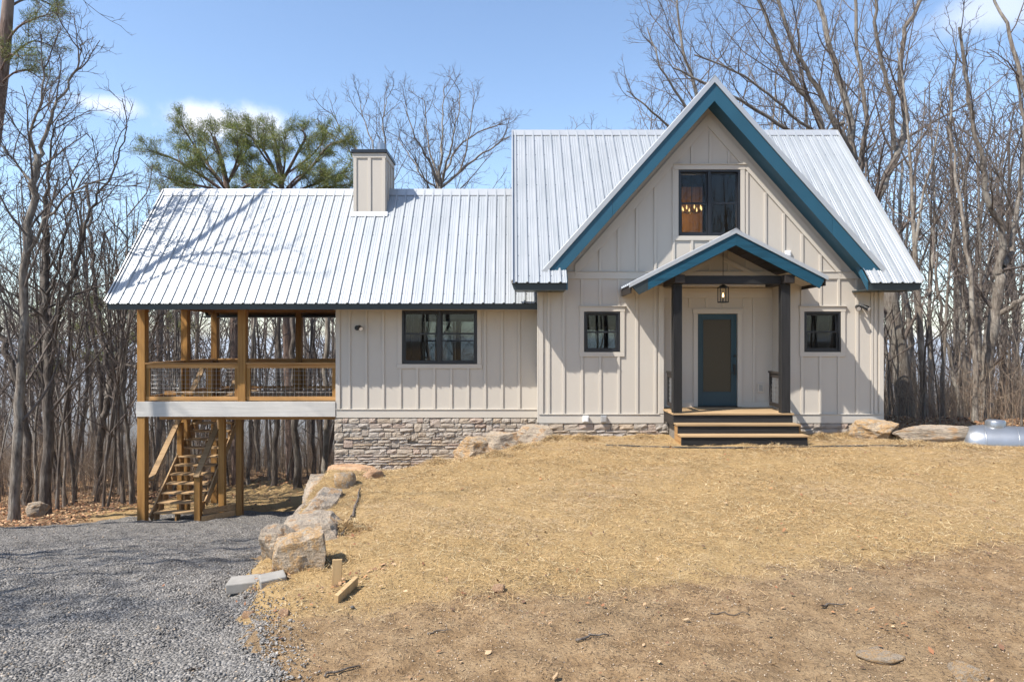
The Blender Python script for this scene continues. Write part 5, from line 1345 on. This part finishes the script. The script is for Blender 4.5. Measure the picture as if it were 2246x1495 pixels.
dn = Y - strawline(x); patch = .5+.5*np.sin(x*1.7+np.sin(Y*1.3)*1.5)*np.sin(Y*2.1+np.cos(x*.9)*1.2)
keep = vis & ~in_house(x, Y) & (x > rockline(Y)+.05) & (g.uniform(0, 1, N) < smooth(-.7, .8, dn)*(.22+.78*patch)*np.clip(Y/9, .5, 1))
x, Y = x[keep], Y[keep]; n = len(x)
tone = np.array([(.48,.32,.148), (.42,.267,.114), (.53,.38,.205), (.32,.205,.085), (.60,.485,.29), (.16,.10,.045)])
def blotch(x, y, s): return .5 + .25*(np.sin(x*s+1.7*np.sin(y*s*.8)+.4) + np.sin(y*s*1.35+1.3*np.sin(x*s*.7+2)))
bl = blotch(x, Y, 1.1)[:, None]; b2 = blotch(x+7, Y*1.6, 2.7)[:, None]
col = tone[g.integers(0, 6, n)]*g.uniform(.7, 1.15, (n, 1))*(.82 + .3*b2); col = col*(1-.35*(bl > .62)) + np.array([[.42,.325,.22]])*.35*(bl > .62)
v, f, c = blades_flat(x, Y, height(x, Y), g.uniform(.03, .12, n), g.uniform(.002, .0038, n), col, g, .27, .022)
tag(link('straw', fast_mesh('straw', v, f, M['straw'], c)), 'loose golden straw mulch strewn over the yard', 'straw', kind='stuff')
# thicker straw heaps along the walls and round the boulders
pc = []
for (px, py, r_, k) in [(1755, 955, .35, 2500), (1800, 960, .45, 2500), (1870, 958, .5, 1500), (1010, 1003, .5, 2600), (960, 1015, .5, 1800), (1085, 1000, .4, 1400), (1140, 985, .5, 1600), (1210, 965, .4, 1300),
                     (900, 1022, .5, 1500), (1700, 985, .6, 900), (700, 1235, .3, 1500), (760, 1160, .35, 1200), (2000, 975, .7, 1800), (2120, 985, .6, 1500), (1280, 962, .5, 1200), (1400, 962, .4, 900)]:
    p = ground_hit(px, py); a = g.normal(0, r_*.5, (k, 2)); hh = .10*np.exp(-(a**2).sum(1)/(r_*.5)**2)*g.uniform(0, 1, k)
    pc.append(np.stack([p.x+a[:, 0], p.y+a[:, 1]*.6, hh], 1))
pc = np.concatenate(pc); ok = ~in_house(pc[:, 0], pc[:, 1]); pc = pc[ok]; n = len(pc); col = tone[g.integers(0, 6, n)]*g.uniform(.75, 1.15, (n, 1))
v, f, c = blades_flat(pc[:, 0], pc[:, 1], height(pc[:, 0], pc[:, 1])+pc[:, 2], g.uniform(.06, .2, n), g.uniform(.0025, .0042, n), col, g, .45)
tag(link('straw', fast_mesh('straw', v, f, M['straw'], c)), 'thicker heaps of straw against the walls and boulders', 'straw', kind='stuff')
# short bits of debris on the bare dirt
N = 62000; Y = g.uniform(3.9, 8.5, N); x = g.uniform(-3, 7, N); keep = (np.abs(x) < Y*.78+.3) & (gravel_in(x, Y) < .1) & (g.uniform(0, 1, N) > smooth(-.2, .9, Y-strawline(x))); x, Y = x[keep], Y[keep]; n = len(x)
tone2 = np.array([(.10,.065,.04), (.16,.105,.062), (.30,.205,.12), (.22,.15,.088), (.38,.28,.17), (.07,.047,.032)]); col = tone2[g.integers(0, 6, n)]*g.uniform(.8, 1.2, (n, 1))
v, f, c = blades_flat(x, Y, height(x, Y), g.uniform(.01, .05, n), g.uniform(.002, .005, n), col, g, .15, .005)
tag(link('debris', fast_mesh('debris', v, f, M['straw'], c)), 'bits of bark, twig and chaff scattered on the bare dirt', 'debris', kind='stuff')
# crushed stone
def pebbles(name, label, x, y, size, col, g, lift=.2):
    n = len(x); base = np.array([(1,0,0), (-1,0,0), (0,1,0), (0,-1,0), (0,0,1), (0,0,-1)], float)
    tri = np.array([(0,2,4), (2,1,4), (1,3,4), (3,0,4), (2,0,5), (1,2,5), (3,1,5), (0,3,5)])
    V = base[None]*g.uniform(.55, 1.25, (n, 6, 1)) + g.normal(0, .22, (n, 6, 3)); V[:, :, 2] *= .7
    a = g.uniform(0, 6.28, n); ca, sa = np.cos(a)[:, None], np.sin(a)[:, None]; X = V[:, :, 0]*ca - V[:, :, 1]*sa; Yy = V[:, :, 0]*sa + V[:, :, 1]*ca
    s = size[:, None]; z = height(x, y)[:, None] + .012
    V = np.stack([X*s + x[:, None], Yy*s + y[:, None], V[:, :, 2]*s + z + s*lift], -1).reshape(-1, 3)
    Fc = (tri[None] + (np.arange(n)*6)[:, None, None]).reshape(-1, 3)
    tag(link(name, fast_mesh(name, V, Fc, M['pebble'], np.repeat(col, 6, 0))), label, 'gravel', kind='stuff')
N = 240000; Y = g.uniform(4.0, 17.0, N); x = g.uniform(-12.5, -1.2, N); gi = gravel_in(x, Y)
keep = (np.abs(x) < Y*.78+.4) & (gi > -.02) & (g.uniform(0, 1, N) < np.where(Y < 10, 1.0, np.clip((17-Y)/7, .25, 1))) & (g.uniform(0, 1, N) < smooth(-.05, .3, gi)+.12); x, Y = x[keep], Y[keep]; n = len(x)
tone3 = np.array([(.13,.13,.13), (.175,.174,.174), (.225,.224,.223), (.10,.10,.10), (.285,.28,.275), (.155,.154,.154), (.20,.2,.2), (.33,.28,.225)])
sx = g.uniform(4.2, 12, 4000); sg = g.exponential(.10, 4000); rx = np.interp(sx, [0, 4.6, 5.7, 6.9, 7.6, 9, 12], [-.6, -1.65, -2.15, -2.8, -3.05, -3.35, -3.85])+sg; sk = (rx < rockline(sx)+(sx < 6.4)*1.5) & (np.abs(rx) < sx*.78)
x = np.concatenate([x, rx[sk]]); Y = np.concatenate([Y, sx[sk]]); n = len(x)
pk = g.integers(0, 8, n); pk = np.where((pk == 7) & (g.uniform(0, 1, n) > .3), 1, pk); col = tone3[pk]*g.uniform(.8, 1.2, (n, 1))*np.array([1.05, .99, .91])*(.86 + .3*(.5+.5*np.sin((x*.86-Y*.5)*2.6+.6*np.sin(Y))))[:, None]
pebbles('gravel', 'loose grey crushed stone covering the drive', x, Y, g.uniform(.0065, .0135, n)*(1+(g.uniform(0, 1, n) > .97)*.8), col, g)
# pale chips and little stones in the dirt
N = 16000; Y = g.uniform(3.9, 9, N); x = g.uniform(-3, 7.5, N); k = (np.abs(x) < Y*.78+.3) & (gravel_in(x, Y) < .15) & (g.uniform(0, 1, N) > .85*smooth(-.2, 1.2, Y-strawline(x))); x, Y = x[k], Y[k]; n = len(x)
tone4 = np.array([(.42,.32,.22), (.34,.25,.165), (.48,.40,.31), (.24,.165,.105), (.40,.27,.17), (.16,.11,.075)]); col = tone4[g.integers(0, 6, n)]*g.uniform(.8, 1.15, (n, 1))
pebbles('soil_chips', 'small tan stones and clods strewn through the dirt', x, Y, g.uniform(.003, .009, n)*(1+(g.uniform(0, 1, n) > .985)*1.2), col, g, -1.1)
# dead leaves
def leaves(name, label, x, y, size, col, g):
    n = len(x); a = g.uniform(0, 6.28, n); u = np.stack([np.cos(a), np.sin(a), g.normal(0, .35, n)], 1); w = np.stack([-np.sin(a), np.cos(a), g.normal(0, .35, n)], 1)*.55
    c = np.stack([x, y, height(x, y)+.012+g.uniform(0, .02, n)], 1); s = size[:, None]; up = np.array([0, 0, 1.])
    pts = [c-u*s, c-u*s*.35+w*s+up*s*.25, c-u*s*.35-w*s+up*s*.25, c+u*s*.3+w*s*.8+up*s*.15, c+u*s*.3-w*s*.8+up*s*.15, c+u*s+up*s*.3]
    v = np.stack(pts, 1); v[:, :, 2] = np.maximum(v[:, :, 2], (height(x, y)+.004)[:, None]); v = v.reshape(-1, 3); b = np.arange(n)*6
    f = np.concatenate([np.stack([b, b+1, b+2], 1), np.stack([b+1, b+3, b+4], 1), np.stack([b+1, b+4, b+2], 1), np.stack([b+3, b+5, b+4], 1)], 0)
    tag(link(name, fast_mesh(name, v, f, M['leaf'], np.repeat(col, 6, 0))), label, 'leaves', kind='stuff')
lt = np.array([(.22,.10,.05), (.30,.15,.07), (.16,.085,.05), (.36,.22,.12), (.12,.07,.045), (.42,.29,.17)])
N = 2200; Y = g.uniform(4.2, 15, N); x = g.uniform(-6, 9, N); k = (np.abs(x) < Y*.78) & ~in_house(x, Y) & ((gravel_in(x, Y) < 0) | (g.uniform(0, 1, N) < .06)); x, Y = x[k], Y[k]
# clusters by the stakes, pavers and boulders
ex = []
for px, py, r_, q in [(757, 1278, .12, 60), (560, 1296, .1, 40), (600, 1258, .12, 60), (700, 1160, .16, 90), (850, 1245, .08, 30), (780, 1175, .1, 35), (1960, 1370, .09, 16), (1730, 1190, .25, 14), (640, 1330, .15, 20)]:
    p = ground_hit(px, py); ex.append(np.stack([p.x+g.normal(0, r_, q), p.y+g.normal(0, r_, q)], 1))
ex = np.concatenate(ex); x = np.concatenate([x, ex[:, 0]]); Y = np.concatenate([Y, ex[:, 1]]); n = len(x)
leaves('fallen_leaves', 'brown oak leaves scattered over the straw and dirt', x, Y, g.uniform(.009, .030, n)*g.choice([.6, 1.], n), lt[g.integers(0, 6, n)]*g.uniform(.8, 1.3, (n, 1)), g)
N = 30000; Y = g.uniform(13.5, 27, N); px = g.choice([0, 1], N, p=[.7, .3]); pxs = np.where(px == 0, g.uniform(-60, 745, N), g.uniform(1930, 2320, N)); x = (pxs-1123)*Y/F
k = (gravel_in(x, Y) < -.15) & ~((x > -10) & (x < -4) & (Y < 24) & (g.uniform(0, 1, N) < .9)) & ~((x > -4.6) & (x < 8.7) & (Y < 21.5)) & ~((x > 7) & (Y < 15.2)); x, Y = x[k], Y[k]; n = len(x)
leaves('fallen_leaves', 'brown leaf litter on the forest floor', x, Y, g.uniform(.022, .048, n), lt[g.integers(0, 6, n)]*g.uniform(.8, 1.4, (n, 1)), g)

# ------------------------------------------------------------------ the air
b = MB(); b.box(-12500, 12500, -12500, 12500, -150, 26)
hz = NT('thin_haze'); hz.n.remove(hz.b); pv = hz.new('ShaderNodeVolumePrincipled'); pv.inputs['Color'].default_value = (.86, .92, 1.0, 1); pv.inputs['Density'].default_value = .00022
pv.inputs['Anisotropy'].default_value = .1; hz.l.new(pv.outputs[0], hz.out.inputs['Volume'])
tag(b.build('haze', hz.m), 'thin blue haze over the valley beyond the trees', 'haze', kind='stuff')
